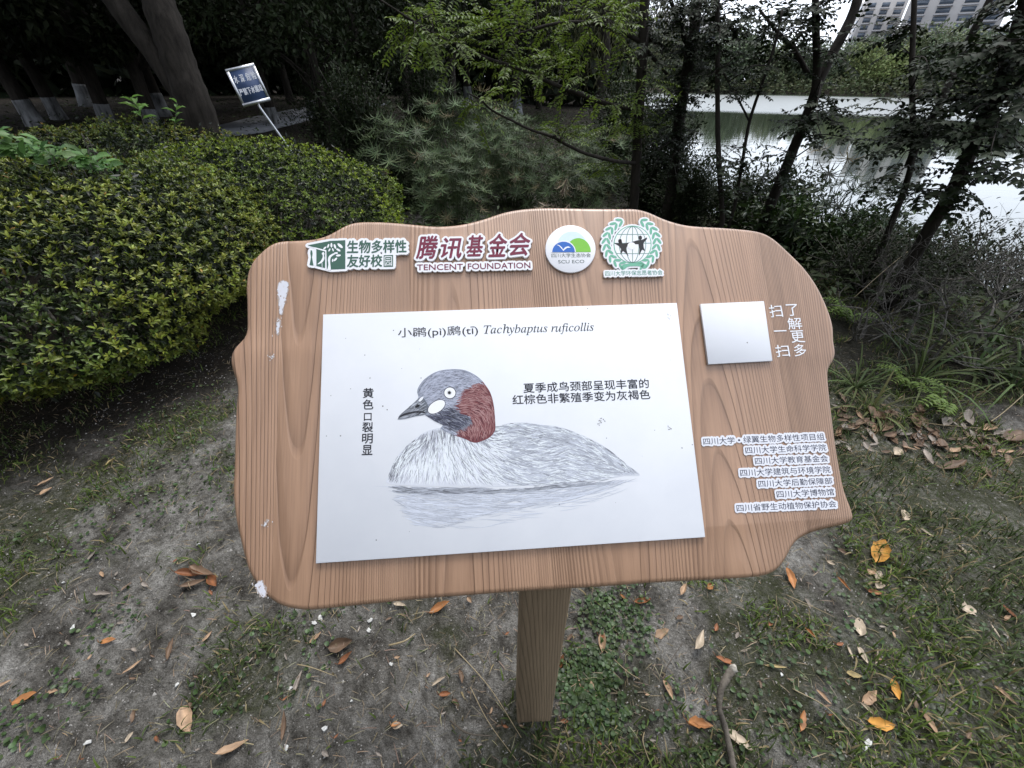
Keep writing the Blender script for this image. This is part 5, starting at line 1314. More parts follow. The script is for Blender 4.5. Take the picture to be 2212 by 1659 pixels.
def box(g, x0, x1, y0, y1, z0, z1, col=(.5, .5, .5), sh=0.0):
    V = np.array([(x + sh * y, y, z) for z in (z0, z1) for y in (y0, y1) for x in (x0, x1)], float)
    g.add(V, np.array([(0, 2, 3, 1), (4, 5, 7, 6), (0, 1, 5, 4), (2, 6, 7, 3), (0, 4, 6, 2), (1, 3, 7, 5)]), col)
STEEL = plain_mat('brushed_steel', (0.55, 0.56, 0.58), 0.35, 0.5, 0.6, .1, 40)
BLUE = plain_mat('blue_enamel', (0.045, 0.075, 0.16), 0.45, 0.4, 0, .12, 12)
g = Geo(); box(g, .012, w_ - .012, .012, h_ - .012, -.012, .004); blue = on_wb(g, 'blue_panel', BLUE)
g = Geo(); f_ = .024
box(g, 0, w_, 0, f_, -.02, .010); box(g, 0, w_, h_ - f_, h_, -.02, .010); box(g, 0, f_, f_, h_ - f_, -.02, .0098); box(g, w_ - f_, w_, f_, h_ - f_, -.02, .0098); on_wb(g, 'steel_frame', STEEL)
g = Geo()
def wtext(t_, x0, x1, y0, y1):
    V, T = ink(t_); lo, hi = V.min(0), V.max(0); q = (V - lo) / (hi - lo); P = np.column_stack([x0 + q[:, 0] * (x1 - x0), y0 + q[:, 1] * (y1 - y0)])
    for dx, dy in ((0, 0), (.003, 0), (0, .003)): flat(g, P + [dx, dy], T, .0055 + dx * .1 + dy * .2, (.75, .76, .8))
for i_, ch in enumerate('水深危险'): wtext(ch, w_ * (.12 + .21 * i_), w_ * (.12 + .21 * i_ + .14), h_ * .60, h_ * .80)
on_wb(g, 'warning_lettering', tint_mat('white_letter_paint', .5, .3), blue); g = Geo()
wtext('严禁下水嬉戏', w_ * .10, w_ * .91, h_ * .27, h_ * .45)
on_wb(g, 'warning_lettering', tint_mat('white_letter_paint', .5, .3), blue)
g = Geo(); mid = (bl_ + br_) / 2; topm = (tl + tr_) / 2
add_tube(g, np.array([foot - [0, 0, .1], mid * .98 + foot * .02, topm * .6 + mid * .4]) - N_ * .035 - foot, [.012, .012], 10); g.build('pole', STEEL, wb, True)

# ---------------------------------------------------------------- towers beyond the lake
CONC = plain_mat('tower_render', (0.40, 0.385, 0.375), 0.8, .2, 0, .06, .3); GLASS = plain_mat('tower_glass', (0.10, 0.125, 0.16), .15, .6, 0, .35, .25); SLABM = plain_mat('balcony_slab', (0.42, 0.42, 0.44), .8, .2, 0, .1, .5)
def tower(label, u, dist, wd, dp, H, rot, bays, fl=3.0, cat='building', body=None):
    p = at(u, 170, dist); root = thing('apartment_tower', label, cat, (float(p[0]), float(p[1]), -1.0), rot, 'apartment towers beyond the lake')
    g = Geo(); box(g, -wd / 2, wd / 2, -dp / 2, dp / 2, 0, H); g.build('wall', body or CONC, root)
    bw = wd / bays
    for b_ in range(bays):
        x0 = -wd / 2 + bw * (b_ + .22); x1 = -wd / 2 + bw * (b_ + .78); g = Geo()
        for k in range(1, int(H / fl)):
            box(g, x0, x1, -dp / 2 - .08, -dp / 2 + .02, k * fl + .7, k * fl + 2.5)
        wnd = g.build('window_bay', GLASS, root); g = Geo()
        for k in range(1, int(H / fl)):
            box(g, x0 - .3, x1 + .3, -dp / 2 - (1.1 if b_ % 2 else .35), -dp / 2 + .04, k * fl - .1, k * fl + .25)
        g.build('balcony', SLABM, wnd)
    g = Geo()
    for s in (-1, 1):
        for k in range(1, int(H / fl)): box(g, s * (wd / 2 - .02), s * (wd / 2 + .06), -dp * .2, dp * .2, k * fl + .7, k * fl + 2.3)
    g.build('side_window', GLASS, root)
    g = Geo(); box(g, -wd * .2, wd * .2, -dp * .3, dp * .3, H + .01, H + 4); g.build('roof_house', CONC, root)
    return root
tower('tall pale apartment tower with grey window bays in the upper right corner', 1992, 330, 35, 24, 42, math.radians(-34), 4)
tower('pale apartment tower left of the tall tower, half hidden by leaves', 1845, 360, 18, 22, 37, math.radians(-24), 3)
tower('pale apartment tower glimpsed between leaves above the vertical trunk', 1420, 400, 34, 20, 36, math.radians(-12), 4)
tower('grey apartment tower glimpsed between the pole stem and the dark branched tree', 1480, 390, 30, 20, 33, math.radians(-14), 3)
BLUEB = plain_mat('far_blue_facade', (0.28, 0.34, 0.44), .7, .3, 0, .1, .3)
tower('low blue grey office block right of the tall tower', 2150, 420, 70, 30, 24, math.radians(-38), 7, body=BLUEB)

# ---------------------------------------------------------------- fallen leaves, chips, sticks
DRY = leaf_mat('dry_leaf', 0.55, 0.12, 0.35)
COLS = {'orange': (0.36, 0.155, 0.055), 'gold': (0.46, 0.225, 0.045), 'rust': (0.24, 0.095, 0.04), 'tan': (0.36, 0.235, 0.145), 'beige': (0.42, 0.34, 0.25), 'brown': (0.15, 0.095, 0.06), 'grey': (0.26, 0.22, 0.185), 'straw': (0.38, 0.29, 0.13)}
def leaf_mesh(L, ratio, col, curl, fold, r):
    nl, nw = 9, 5; t = np.linspace(0, 1, nl); prof = np.sin(np.pi * np.clip(t, 0, 1) ** .85) ** .8 * (1 - .15 * t); prof[0] = .05; prof[-1] = 0.03
    s = np.linspace(-1, 1, nw); T, S = np.meshgrid(t, s, indexing='ij'); wig = r.normal(0, .05, (nl, nw)); prof = prof * (1 + r.normal(0, .09, nl)); prof[0] = .05; prof[-1] = .03
    X = (T - .5) * L; Y = S * prof[:, None] * L * ratio * .5
    ang = curl * (T - .5); Z = L * .5 * curl * (T - .5) ** 2 + np.abs(S) ** 1.5 * prof[:, None] * L * ratio * fold + wig * L * .16
    Y = Y * (1 - .25 * abs(fold)) + L * .05 * np.sin(T * 3 + r.uniform(0, 6))
    V = np.stack([X, Y, Z - Z.min() * .6], -1).reshape(-1, 3)
    i = np.arange(nl - 1)[:, None] * nw; j = np.arange(nw - 1)[None]; F = np.stack([i + j, i + nw + j, i + nw + j + 1, i + j + 1], -1).reshape(-1, 4)
    c = np.array(col) * (1 + .7 * (vnoise(T.ravel() * 4 + r.uniform(0, 50), S.ravel() * 2, 3) - .5))[:, None]; c[np.abs(S.ravel()) < .1] *= 1.15
    g = Geo(); g.add(V, F, np.clip(c, 0, 1))
    add_tube(g, np.array([[-L * .5, V[2, 1], V[2, 2]], [-L * .58, V[2, 1] + .004, V[2, 2] + .003], [-L * .66, V[2, 1] + .01, V[2, 2] + .004]]), [.0012, .0008], 4, np.array(col) * .6)
    return g
def fallen(label, px, py, Lpx, deg, col, ratio=.42, curl=.5, fold=.25, seed=0, name='fallen_leaf', group='fallen leaves on the ground'):
    r = np.random.default_rng(seed); u, v = px / 1.85172, py / 1.85172; a = ground(u, v); q = ground(u + 6 * math.cos(math.radians(deg)), v - 6 * math.sin(math.radians(deg)))
    mpp = np.linalg.norm(q - a) / 6; L = Lpx / 1.85172 * mpp; yaw = math.atan2(q[1] - a[1], q[0] - a[0])
    c = np.array(COLS[col]) * r.uniform(.85, 1.12)
    o = leaf_mesh(L, ratio, c, curl, fold, r).build(name, DRY, smooth=True)
    o.location = (a[0], a[1], gz_(a[0], a[1]) + .008); o.rotation_euler = (r.normal(0, .2), r.normal(0, .17), yaw)
    return tag(o, label, 'leaf', group)
def c5(x, y): return (.7233 * x, 2000 + .7233 * y)
def c6(x, y): return (1500 + .6461 * x, 2000 + .6461 * y)
def c7(x, y): return (2600 + .6763 * x, 2000 + .6763 * y)
def c8(x, y): return (3000 + .7235 * x, 900 + .7235 * y)
FL = [  # label, place, length, angle, colour, ratio, curl, fold
    ('upright bright gold leaf on bare soil right of the sign bottom corner', c7(1358, 312), 82, 58, 'gold', .55, .5, .3),
    ('long orange leaf just below the curved bottom right edge of the sign', c7(825, 468), 88, -63, 'orange', .42, .3, .25),
    ('thin orange leaf between the curved sign corner and two pale leaves', c7(1138, 503), 84, -36, 'orange', .2, .4, .5),
    ('small brown orange leaf below two pale leaves right of the sign', c7(1336, 541), 54, -8, 'rust', .55, .4, .3),
    ('tiny orange leaf on pale soil below the sign, right of the post', c7(343, 528), 36, 60, 'orange', .6, .4, .3),
    ('small tan leaf close under the sign edge, right of the post', c7(196, 540), 48, 60, 'tan', .45, .6, .4),
    ('upright grey beige oval leaf alone in the turf at right', c7(1241, 757), 78, 84, 'beige', .48, .3, .2),
    ('curled pale leaf like a sickle right of the post', c7(276, 845), 102, 62, 'beige', .3, .8, .4),
    ('dark orange leaf lying across the cut end of the curved stick', c7(440, 958), 100, -6, 'rust', .3, .5, .3),
    ('pale tan oval leaf left of the sickle shaped leaf', c7(75, 780), 60, 18, 'tan', .55, .4, .25),
    ('folded orange leaf in the turf above the straw coloured blade', c7(945, 800), 76, -34, 'orange', .22, .4, .5),
    ('pinkish tan leaf standing on end left of the curved stick', c7(102, 1130), 92, -64, 'tan', .36, .4, .4),
    ('curled orange brown leaf left of the curved stick', c7(292, 1330), 108, -2, 'orange', .42, .9, .3),
    ('big beige leaf beside the lower part of the curved stick', c7(525, 1425), 140, -44, 'beige', .46, .4, .2),
    ('upright brown orange leaf right of the curved stick', c7(888, 1312), 84, 84, 'orange', .42, .4, .35),
    ('large bright gold leaf lying flat near the bottom right', c7(1358, 1322), 118, 2, 'gold', .42, .5, .25),
    ('upright gold leaf above the large flat gold leaf', c7(1438, 1135), 98, -72, 'gold', .42, .5, .3),
    ('torn beige leaf, right one of the pale cluster in the turf', c7(1240, 932), 82, -60, 'beige', .55, .7, .3),
    ('narrow pale leaf, left one of the pale cluster in the turf', c7(1166, 916), 58, -60, 'beige', .4, .6, .4),
    ('thin white beige leaf curled on end right of the pale cluster', c7(1322, 930), 56, 82, 'beige', .24, .4, .5),
    ('tan leaf lying above the slanting pale leaf, near the large gold leaf', c7(1290, 1166), 68, 34, 'tan', .45, .5, .3),
    ('slanting pale leaf touching the tip of the large gold leaf', c7(1280, 1238), 92, -36, 'beige', .26, .4, .4),
    ('long curved tan leaf right of the large gold leaf', c7(1626, 1335), 116, -62, 'tan', .34, .8, .3),
    ('narrow grey leaf above the long curved tan leaf', c7(1574, 1196), 86, -58, 'grey', .3, .5, .3),
    ('long brown leaf near the right edge of the turf', c7(2075, 1168), 130, -38, 'tan', .28, .5, .35),
    ('dark rust leaf in shade at the right edge', c7(2130, 662), 118, -36, 'rust', .34, .4, .3),
    ('round grey beige leaf in green grass at right', c7(1880, 655), 62, 10, 'beige', .7, .4, .2),
    ('small pale twisted leaf above the round beige leaf', c7(1757, 533), 70, -32, 'beige', .26, .7, .4),
    ('long pale leaf under a dark twig above right of the sign corner', c7(1640, 192), 76, -20, 'beige', .24, .3, .3),
    ('pale grey leaf on end beside the right tip of the sign', c7(1500, 95), 42, 74, 'beige', .6, .4, .3),
    ('crumpled brown leaf in the grass close to the curved sign corner', c7(1130, 322), 50, -30, 'brown', .6, .9, .4),
    ('crumpled pale leaf left of the crumpled brown leaf', c7(1058, 388), 38, -20, 'beige', .6, .9, .4),
    ('small pale leaf, upper one of two below the gold leaf', c7(1356, 444), 38, 80, 'beige', .5, .4, .3),
    ('small pale leaf, lower one of two below the gold leaf', c7(1362, 504), 42, 60, 'beige', .55, .4, .3),
    ('grey brown folded leaf at the fork of pale straws', c7(930, 616), 52, -56, 'grey', .4, .5, .5),
    ('small pale straw leaf in turf below the folded orange leaf', c7(835, 866), 48, -40, 'beige', .25, .4, .4),
    ('straight straw coloured blade leaf right of the cut stick end', c7(738, 992), 84, 0, 'straw', .15, .2, .3),
    ('brown tan leaf crossed by a twig near the upright brown orange leaf', c7(1010, 1182), 88, -40, 'tan', .28, .5, .4),
    ('olive tan oval leaf under the pale cluster', c7(1200, 1040), 62, -14, 'straw', .55, .4, .2),
    ('pale leaf with a notch at the upper right among grass', c7(1840, 300), 60, -50, 'beige', .4, .6, .4),
    ('slim pale leaf near the right edge above the rust leaf', c7(2050, 770), 76, -50, 'beige', .2, .4, .4),
    ('glossy orange leaf under the lower edge of the sign, left of the post', c6(402, 668), 92, 22, 'orange', .42, .6, .35),
    ('small orange tan leaf under the sign edge between the orange leaf and the post', c6(586, 630), 30, -60, 'tan', .6, .4, .3),
    ('beige leaf half under the sign edge, left of the glossy orange leaf', c6(156, 662), 50, -14, 'beige', .4, .4, .3),
    ('folded tan leaf pair right of the post in the weeds', c6(1408, 882), 94, 88, 'tan', .42, .4, .45),
    ('large spotted tan leaf on the weeds at the foot of the post', c6(1316, 1162), 98, -42, 'tan', .52, .4, .2),
    ('brown orange leaf touching the right side of the post', c6(1152, 992), 58, 62, 'rust', .5, .5, .35),
    ('small dark brown curled leaf on the soil left of the post', c6(528, 1100), 58, -78, 'brown', .45, .7, .4),
    ('greenish pale narrow leaf on the soil left of the dark curled leaf', c6(396, 1116), 72, 36, 'beige', .22, .5, .4),
    ('brown leaf below the dark curled leaf left of the post', c6(432, 1196), 48, 14, 'rust', .5, .6, .35),
    ('round pale leaf low on the soil left of the post foot', c6(140, 1402), 46, 6, 'beige', .6, .4, .2),
    ('faded brown leaf on the soil below the brown leaf', c6(500, 1252), 42, -50, 'brown', .5, .5, .3),
    ('rusty leaf pair under the sign edge right of the post', c6(1650, 632), 72, 6, 'rust', .34, .6, .4),
    ('narrow orange leaf leaning under the sign edge right of the post', c6(1542, 608), 44, -48, 'orange', .3, .4, .4),
    ('orange curled leaf low beside the curved stick foot', c6(1970, 1395), 50, -20, 'orange', .45, .6, .3),
    ('flat orange leaf with a wavy rim on the soil at left', c5(612, 793), 72, 12, 'orange', .42, .4, .15),
    ('folded orange tan leaf below the flat orange leaf', c5(738, 926), 104, 38, 'tan', .2, .4, .5),
    ('broad orange tan leaf in green weeds at lower left', c5(165, 1110), 112, 12, 'orange', .44, .4, .2),
    ('small brown leaf right of the broad orange tan leaf', c5(300, 1070), 46, 20, 'tan', .7, .5, .3),
    ('tan leaf at the left edge of the photo above the broad orange leaf', c5(36, 1038), 84, 36, 'tan', .34, .5, .35),
    ('upright tan oval leaf alone on the soil at lower left', c5(1016, 1204), 106, -62, 'tan', .52, .3, .2),
    ('long brown tan leaf right of the upright tan oval leaf, at the bottom', c5(1282, 1372), 142, 24, 'tan', .36, .6, .3),
    ('ragged pale leaf at the bottom left of the upright oval leaf', c5(714, 1308), 56, 50, 'beige', .6, .6, .3),
    ('brown leaf under the left corner of the sign, near white chips', c5(1752, 772), 66, 44, 'tan', .4, .5, .3),
    ('crumpled brown leaf right of the white chips under the sign', c5(1888, 800), 98, 10, 'brown', .6, 1.0, .4),
    ('rust brown leaf below the crumpled brown leaf', c5(1912, 872), 76, 32, 'rust', .4, .6, .35),
    ('faded tan leaf on the soil above the dead leaf clump', c5(534, 332), 56, 40, 'grey', .5, .5, .25),
    ('pale brown leaf with a bent tip left of the dead leaf clump', c5(590, 542), 74, 6, 'grey', .3, .7, .4),
    ('brown bent leaf right of the pale brown bent tip leaf', c5(712, 490), 56, 44, 'brown', .4, .6, .3),
    ('dark brown upright leaf in the middle of the bare soil at left', c5(955, 838), 94, 76, 'brown', .26, .5, .4),
    ('grey brown leaf with straws left of the post foot', c5(1650, 1004), 96, 72, 'grey', .26, .5, .4),
    ('long dark brown leaf standing out of the soil near the straws', c5(1566, 1246), 118, 84, 'brown', .24, .5, .5),
    ('tan blurred leaf lying flat left of the upright oval leaf', c5(740, 1194), 54, 80, 'brown', .5, .4, .2),
    ('tan leaf in turf just below the dead leaf clump', c5(1152, 764), 62, 50, 'tan', .34, .5, .35),
    ('small orange leaf on the soil left of the post foot, low down', c5(2192, 1250), 40, 10, 'orange', .6, .5, .3),
    ('long tan leaf in the shade under the hedge', (185, 1928), 78, 26, 'tan', .34, .4, .3),
    ('tan leaf in the shade below the long shaded leaf', (194, 1976), 60, 46, 'tan', .4, .4, .3),
    ('pale leaf standing in shade at the hedge foot near the sign', (455, 1858), 44, 52, 'straw', .36, .4, .4),
    ('white torn scrap of leaf on the litter right of the sign', c8(800, 1276), 46, 30, 'beige', .6, .9, .4),
    ('first dead brown leaf of the clump left of the sign corner', c5(1060, 424), 118, 4, 'rust', .3, .6, .4),
    ('dead brown leaf across the top of the clump left of the sign corner', c5(1130, 412), 100, -22, 'brown', .34, .8, .4),
    ('dead brown leaf at the lower side of the clump left of the sign corner', c5(1080, 474), 110, 16, 'brown', .32, .6, .4),
    ('dead tan leaf at the right end of the clump left of the sign corner', c5(1180, 460), 62, -40, 'rust', .5, .8, .4),
]
for i, (lb, (x, y), L, dg, co, ra, cu_, fo) in enumerate(FL): fallen(lb, x, y, L, dg, co, ra, cu_, fo, seed=200 + i)
r = np.random.default_rng(300)
for i in range(130):                                          # litter below the thicket
    x, y = c8(r.uniform(470, 1515), 0)[0], 0; x8 = (x - 3000) / .7235; y = c8(0, 1010 + (x8 - 470) * .14 + r.normal(0, 85) + 90)[1]
    fallen('small dry leaf lying in the litter below the bare thicket', x, y, r.uniform(30, 75), r.uniform(-70, 40), ['tan', 'brown', 'brown', 'grey', 'brown', 'brown'][r.integers(0, 6)], r.uniform(.28, .5), r.uniform(.3, 1), r.uniform(.2, .5), 400 + i, group='dry leaves in the litter below the thicket')
for i in range(110):
    x = r.uniform(60, 4050); y = r.uniform(2250, 3040) if x < 1000 or x > 3200 else r.uniform(2480, 3040)
    fallen('tiny brown leaf scrap scattered on the trodden soil', x, y, r.uniform(16, 34), r.uniform(-90, 90), ['tan', 'brown', 'grey', 'rust'][r.integers(0, 4)], r.uniform(.3, .6), .6, .3, 600 + i, 'leaf_scrap', 'tiny leaf scraps on the soil')

# white chips
CHIP = plain_mat('white_chip', (0.46, 0.455, 0.43), .8, .2, 0, .3, 150)
for i, (x, y, s, lb) in enumerate([(*c5(416, 716), 36, 'rounded white chip in weeds at left'), (*c5(1066, 642), 34, 'white chip below the dead leaf clump'), (*c5(976, 1021), 24, 'white flake in the middle of the bare soil'), (*c5(1126, 985), 22, 'pale chip right of the white flake'),
        (*c5(1582, 1372), 32, 'white oval chip at the bottom, left of the post'), (*c5(480, 1340), 30, 'white chip at the bottom left'), (*c5(1778, 660), 32, 'white flake close under the sign left corner'), (*c5(1745, 690), 26, 'white flake touching the one under the sign left corner'), (*c5(2046, 664), 26, 'white flake under the sign, midway to the post'),
        (*c5(2036, 712), 26, 'white flake just below the midway flake'), (*c5(1792, 1276), 40, 'pale broken shell piece near the bottom straws'), (*c5(362, 469), 12, 'tiny white chip on bare soil at upper left'), (*c5(1110, 265), 18, 'tiny white chip left of the sign edge'), (*c5(2160, 900), 24, 'pale speckled chip right of the brown leaves'),
        (*c5(1066, 1378), 12, 'tiny white chip left of the long brown tan leaf'), (*c5(1600, 1035), 24, 'white splinter beside the grey brown leaf'), (*c7(778, 1036), 22, 'white chip right of the curved stick'), (*c7(1262, 1468), 30, 'pale pebble at the bottom below the gold leaf'), (*c7(1288, 1440), 36, 'bluish white flake behind the pale pebble'),
        (*c6(95, 1005), 20, 'white chip on the soil left of the post'), (*c5(1940, 1106), 14, 'tiny white chip left of the post foot')]):
    r = np.random.default_rng(700 + i); u, v = x / 1.85172, y / 1.85172; a = ground(u, v); mpp = np.linalg.norm(ground(u + 5, v) - a) / 5; R_ = s / 1.85172 * mpp / 2; k = 9
    th = np.sort(r.uniform(0, 2 * PI, k)); ro = R_ * r.uniform(.6, 1.1, k); P = np.stack([np.cos(th) * ro, np.sin(th) * ro * .65], -1); P = closed_smooth(P, R_ * .4)
    o = slab_from(P, -.003, .0025, .0008, 3, (.6, .6, .6)).build('white_chip', CHIP); o.location = (a[0], a[1], gz_(a[0], a[1]) + .003); o.rotation_euler = (r.normal(0, .15), r.normal(0, .15), r.uniform(0, 6))
    tag(o, lb, 'chip', 'white chips on the soil')

# curved stick and loose twigs
STICK = bark_mat('stick_bark', (0.07, 0.06, 0.05), (0.19, 0.165, 0.135), 50)
st = thing('curved_stick', 'curved grey stick with a pale cut end standing out of the turf', 'stick', tuple(ground(1560, 1640)))
b0 = np.array(st.location)
def gl(x, y, h_=0.0): q = ground(x / 1.85172, y / 1.85172, h_); return q
pp = [gl(*c7(500, 1640), -.01), gl(*c7(478, 1500), .02), gl(*c7(445, 1350), .05), gl(*c7(412, 1230), .085), gl(*c7(418, 1130), .11), gl(*c7(452, 1055), .125), gl(*c7(482, 1010), .13)]
g = Geo(); add_tube(g, smooth_path(pp, 6) - b0, [.008, .0075, .0075, .007, .008, .0095, .0105], 9, (.15, .13, .11), .3); add_tube(g, np.array([pp[3], pp[3] + [.012, -.004, .012], pp[3] + [.02, -.006, .03]]) - b0, [.004, .002], 6, (.15, .13, .11), .3); g.build('bark', STICK, st, True)
g = Geo(); add_tube(g, np.array([pp[-1], pp[-1] + (pp[-1] - pp[-2]) * .35 + [0, 0, .004], pp[-1] + (pp[-1] - pp[-2]) * .6]) - b0, [.0103, .0105, .006], 9, (.5, .5, .5), .25); g.build('cut_end', plain_mat('fresh_cut_wood', (.36, .33, .28), .8, .2, 0, .35, 120), st)
TW = [('long dry straw crossing the soil left of the post', c6(490, 905), c6(905, 1480), .0016), ('dry straw beside the long straw left of the post', c6(590, 1160), c6(875, 1620), .0013), ('dry twig pointing to the post foot from the left', c6(465, 1370), c6(725, 1475), .0024), ('dry straw running out at the bottom below the post', c6(905, 1550), c6(1070, 1655), .0018),
      ('pale curved twig left of the post under the sign', c6(85, 900), c6(250, 832), .0032), ('dark thin twig left of the post', c6(335, 975), c6(440, 835), .0015), ('pale straw under the sign left of the post', c6(215, 752), c6(300, 690), .0013), ('straw sticking up right of the post in the weeds', c6(1640, 1110), c6(1420, 940), .0014), ('pale straw at the bottom right of the post', c6(1670, 1430), c6(1720, 1650), .0016),
      ('long yellow straw across the turf toward the flat gold leaf', c7(830, 1130), c7(1210, 1440), .0016), ('pale twig forking over the grey brown leaf', c7(800, 570), c7(1080, 700), .0014), ('pale straw at lower right beyond the long curved leaf', c7(1730, 1180), c7(1935, 1310), .0014), ('thin pale straw close to the sign corner', c7(880, 300), c7(972, 388), .0012), ('dark twig slanting left of the curved stick', c7(70, 1040), c7(185, 860), .0014),
      ('pale straw above the dead leaf clump', c5(995, 358), c5(1062, 346), .0018), ('straw slanting on the soil at far left', c5(45, 530), c5(258, 435), .0014), ('pale forked straw near the grey brown leaf', c5(1645, 915), c5(1850, 975), .0018), ('straw under the left corner of the sign', c5(1330, 760), c5(1420, 670), .0014),
      ('long pale stem leaning across the litter below the thicket', c8(700, 990), c8(1180, 1235), .0022), ('long pale stem rising to the right edge below the thicket', c8(1225, 1150), c8(1515, 960), .0028), ('pale stem leaning from the thicket onto the sign edge', c8(500, 555), c8(765, 375), .002)]
for i, (lb, a, b2, rad) in enumerate(TW):
    r = np.random.default_rng(800 + i); A, B = gl(*a), gl(*b2); A[2] = gz_(A[0], A[1]) + .006; B[2] = gz_(B[0], B[1]) + .012; M_ = (A + B) / 2 + np.array([r.normal(0, .012), r.normal(0, .012), .012])
    if 'rising' in lb or 'thicket' in lb and 'litter' in lb: B[2] += .12
    if 'onto the sign' in lb: B[2] += .35; A[2] += .2; M_[2] += .3
    cc = np.array([.34, .27, .16]) if 'straw' in lb or 'pale' in lb else np.array([.10, .08, .06]); g = Geo(); add_tube(g, smooth_path([A, M_, B], 6) - A, [rad, rad * .6], 5, cc, .15, r)
    o = g.build('dry_straw' if 'straw' in lb else 'dry_twig', DRY); o.location = A; tag(o, lb, 'straw' if 'straw' in lb else 'twig', 'loose straws and twigs on the ground')

# ---------------------------------------------------------------- ground cover nobody could count
r = np.random.default_rng(900)
def cover(n_, rmax=5.0):
    rad = 0.25 + (rmax - .25) * r.random(n_) ** .75; az = r.uniform(-1.5, 1.5, n_); x, y = np.sin(az) * rad, np.cos(az) * rad
    return x, y
# short grass
x, y = cover(180000, 6.0); mk = grass_mask(x, y) * (vnoise(x * 6, y * 6, 77) > .34) * (lake(x, y) < -.7); ok = r.random(len(x)) < mk * .8 + .015
ok &= ~((np.abs(x - sign.location.x) < .055) & (np.abs(y - sign.location.y) < .055))
x, y = x[ok], y[ok]; k = len(x); el = r.uniform(.25, 1.3, k); a = r.uniform(0, 2 * PI, k); L = r.uniform(.015, .05, k) * (1 + .5 * (x > 1))
D = np.stack([np.cos(a) * np.cos(el), np.sin(a) * np.cos(el), np.sin(el)], -1); g = Geo()
col = np.where((r.random(k) < .16)[:, None], np.array([.24, .19, .10]), np.where((vnoise(x * 4, y * 4, 5) > .5)[:, None], np.array([.085, .125, .024]), np.array([.055, .08, .024]))) * r.uniform(.6, 1.25, (k, 1))
add_leaves(g, np.stack([x, y, height(x, y) - .002], -1), D, np.stack([-D[:, 0] * .5, -D[:, 1] * .5, np.ones(k)], -1), L, r.uniform(.0024, .0052, k), col, 'blade', 1.5)
tag(g.build('short_grass', LEAF_DULL), 'short trodden grass in patches on the soil around the sign', 'grass', kind='stuff')
# round leaved creeping weeds
x, y = cover(70000, 4.2); _q = ground(1265, 1480); x = np.concatenate([x, _q[0] + r.normal(0, .09, 2600), ground(1330, 1330)[0] + r.normal(0, .10, 1500)]); y = np.concatenate([y, _q[1] + r.normal(0, .07, 2600), ground(1330, 1330)[1] + r.normal(0, .08, 1500)]); blob = lambda cx, cy, rr_: sstep(1.0, .45, np.hypot(x - cx, y - cy) / rr_)
q1 = ground(1265, 1480); q2 = ground(1330, 1330); q3 = ground(150, 1500); q4 = ground(240, 1350); q5 = ground(1700, 1480); q6 = ground(60, 1560); q7 = ground(660, 1330); q8 = ground(430, 1020); q9 = ground(1500, 1620)
q10 = ground(330, 1060); q11 = ground(2000, 1400); q12 = ground(1900, 1240)
pm = np.max([blob(q1[0] + .03, q1[1] - .01, .15) * .8, blob(q2[0], q2[1] - .02, .16) * .55, blob(q3[0], q3[1], .12) * .9, blob(q4[0], q4[1], .14) * .8, blob(q5[0], q5[1], .25) * .6, blob(q6[0], q6[1], .16), blob(q7[0], q7[1], .12) * .5, blob(q8[0], q8[1], .4) * .35, blob(q9[0], q9[1], .2) * .7, blob(q10[0], q10[1], .35) * .5, blob(q11[0], q11[1], .4) * .45, blob(q12[0], q12[1], .3) * .35], 0)
pm = np.maximum(pm, .35 * sstep(.52, .62, fbm(x * 3.3 + 9, y * 3.3, 3, 61))) * sstep(.30, .55, vnoise(x * 20, y * 20, 33) * .6 + vnoise(x * 45, y * 45, 35) * .5)
ok = (r.random(len(x)) < pm) & (lake(x, y) < -.7) & ~((np.abs(x - sign.location.x) < .055) & (np.abs(y - sign.location.y) < .055)); x, y = x[ok], y[ok]; k = len(x)
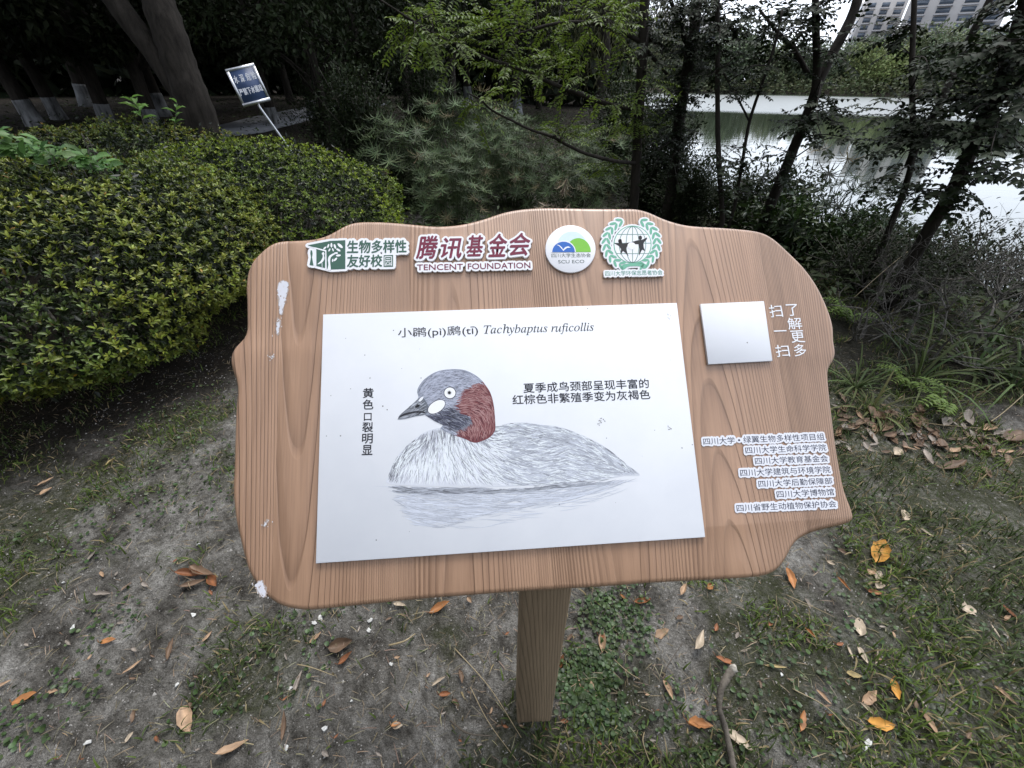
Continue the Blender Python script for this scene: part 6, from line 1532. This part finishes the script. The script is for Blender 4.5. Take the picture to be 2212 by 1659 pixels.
zz = height(x, y) + r.uniform(.002, .014, k); a = r.uniform(0, 2 * PI, k); L = r.uniform(.006, .015, k)
g = Geo(); add_leaves(g, np.stack([x, y, zz], -1), np.stack([np.cos(a), np.sin(a), r.uniform(-.1, .4, k)], -1), np.array([0, 0, 1]) + r.normal(0, .3, (k, 3)), L, L * 1.0, jitter_col((.048, .080, .025), k, .45, r), 'round')
tag(g.build('creeping_weeds', LEAF), 'creeping round leaved weeds spreading over the soil around the post', 'weeds', kind='stuff')
# crumbs of soil and bits of dead grass
x, y = cover(42000, 3.2); k = len(x); s = r.uniform(.0012, .0040, k) * (1 + (r.random(k) < .03) * .7); T4 = np.array([(1, 0, -.4), (-.5, .9, -.4), (-.6, -.8, -.3), (.1, .1, .9), (.5, .4, .5)])
V = T4[None] * s[:, None, None] * r.uniform(.6, 1.3, (k, 5, 3)); V[:, :, :2] = V[:, :, :2]; V = V + np.stack([x, y, height(x, y)], -1)[:, None]
o5 = (np.arange(k) * 5)[:, None, None]; F = (np.array([(0, 1, 4), (1, 3, 4), (1, 2, 3), (2, 0, 3), (0, 4, 3)])[None] + o5).reshape(-1, 3); v_ = r.uniform(.04, .30, k); cc = np.repeat(np.stack([v_, v_ * .95, v_ * .88], -1), 5, 0)
g = Geo(); g.add(V.reshape(-1, 3), F, cc); tag(g.build('soil_crumbs', tint_mat('soil_crumb', .95, .1)), 'loose crumbs of grey soil on the trodden ground', 'soil', kind='stuff')
x, y = cover(15000, 3.8); k = len(x); a = r.uniform(0, 2 * PI, k); g = Geo()
add_leaves(g, np.stack([x, y, height(x, y) + r.uniform(.001, .008, k)], -1), np.stack([np.cos(a), np.sin(a), r.normal(.05, .15, k)], -1), np.array([0, 0, 1]) + r.normal(0, .3, (k, 3)), r.uniform(.01, .05, k), r.uniform(.0008, .002, k), jitter_col((.26, .21, .135), k, .4, r), 'blade', .8)
tag(g.build('dead_grass', LEAF_DULL), 'bits of dead grass strewn over the soil', 'dead grass', kind='stuff')
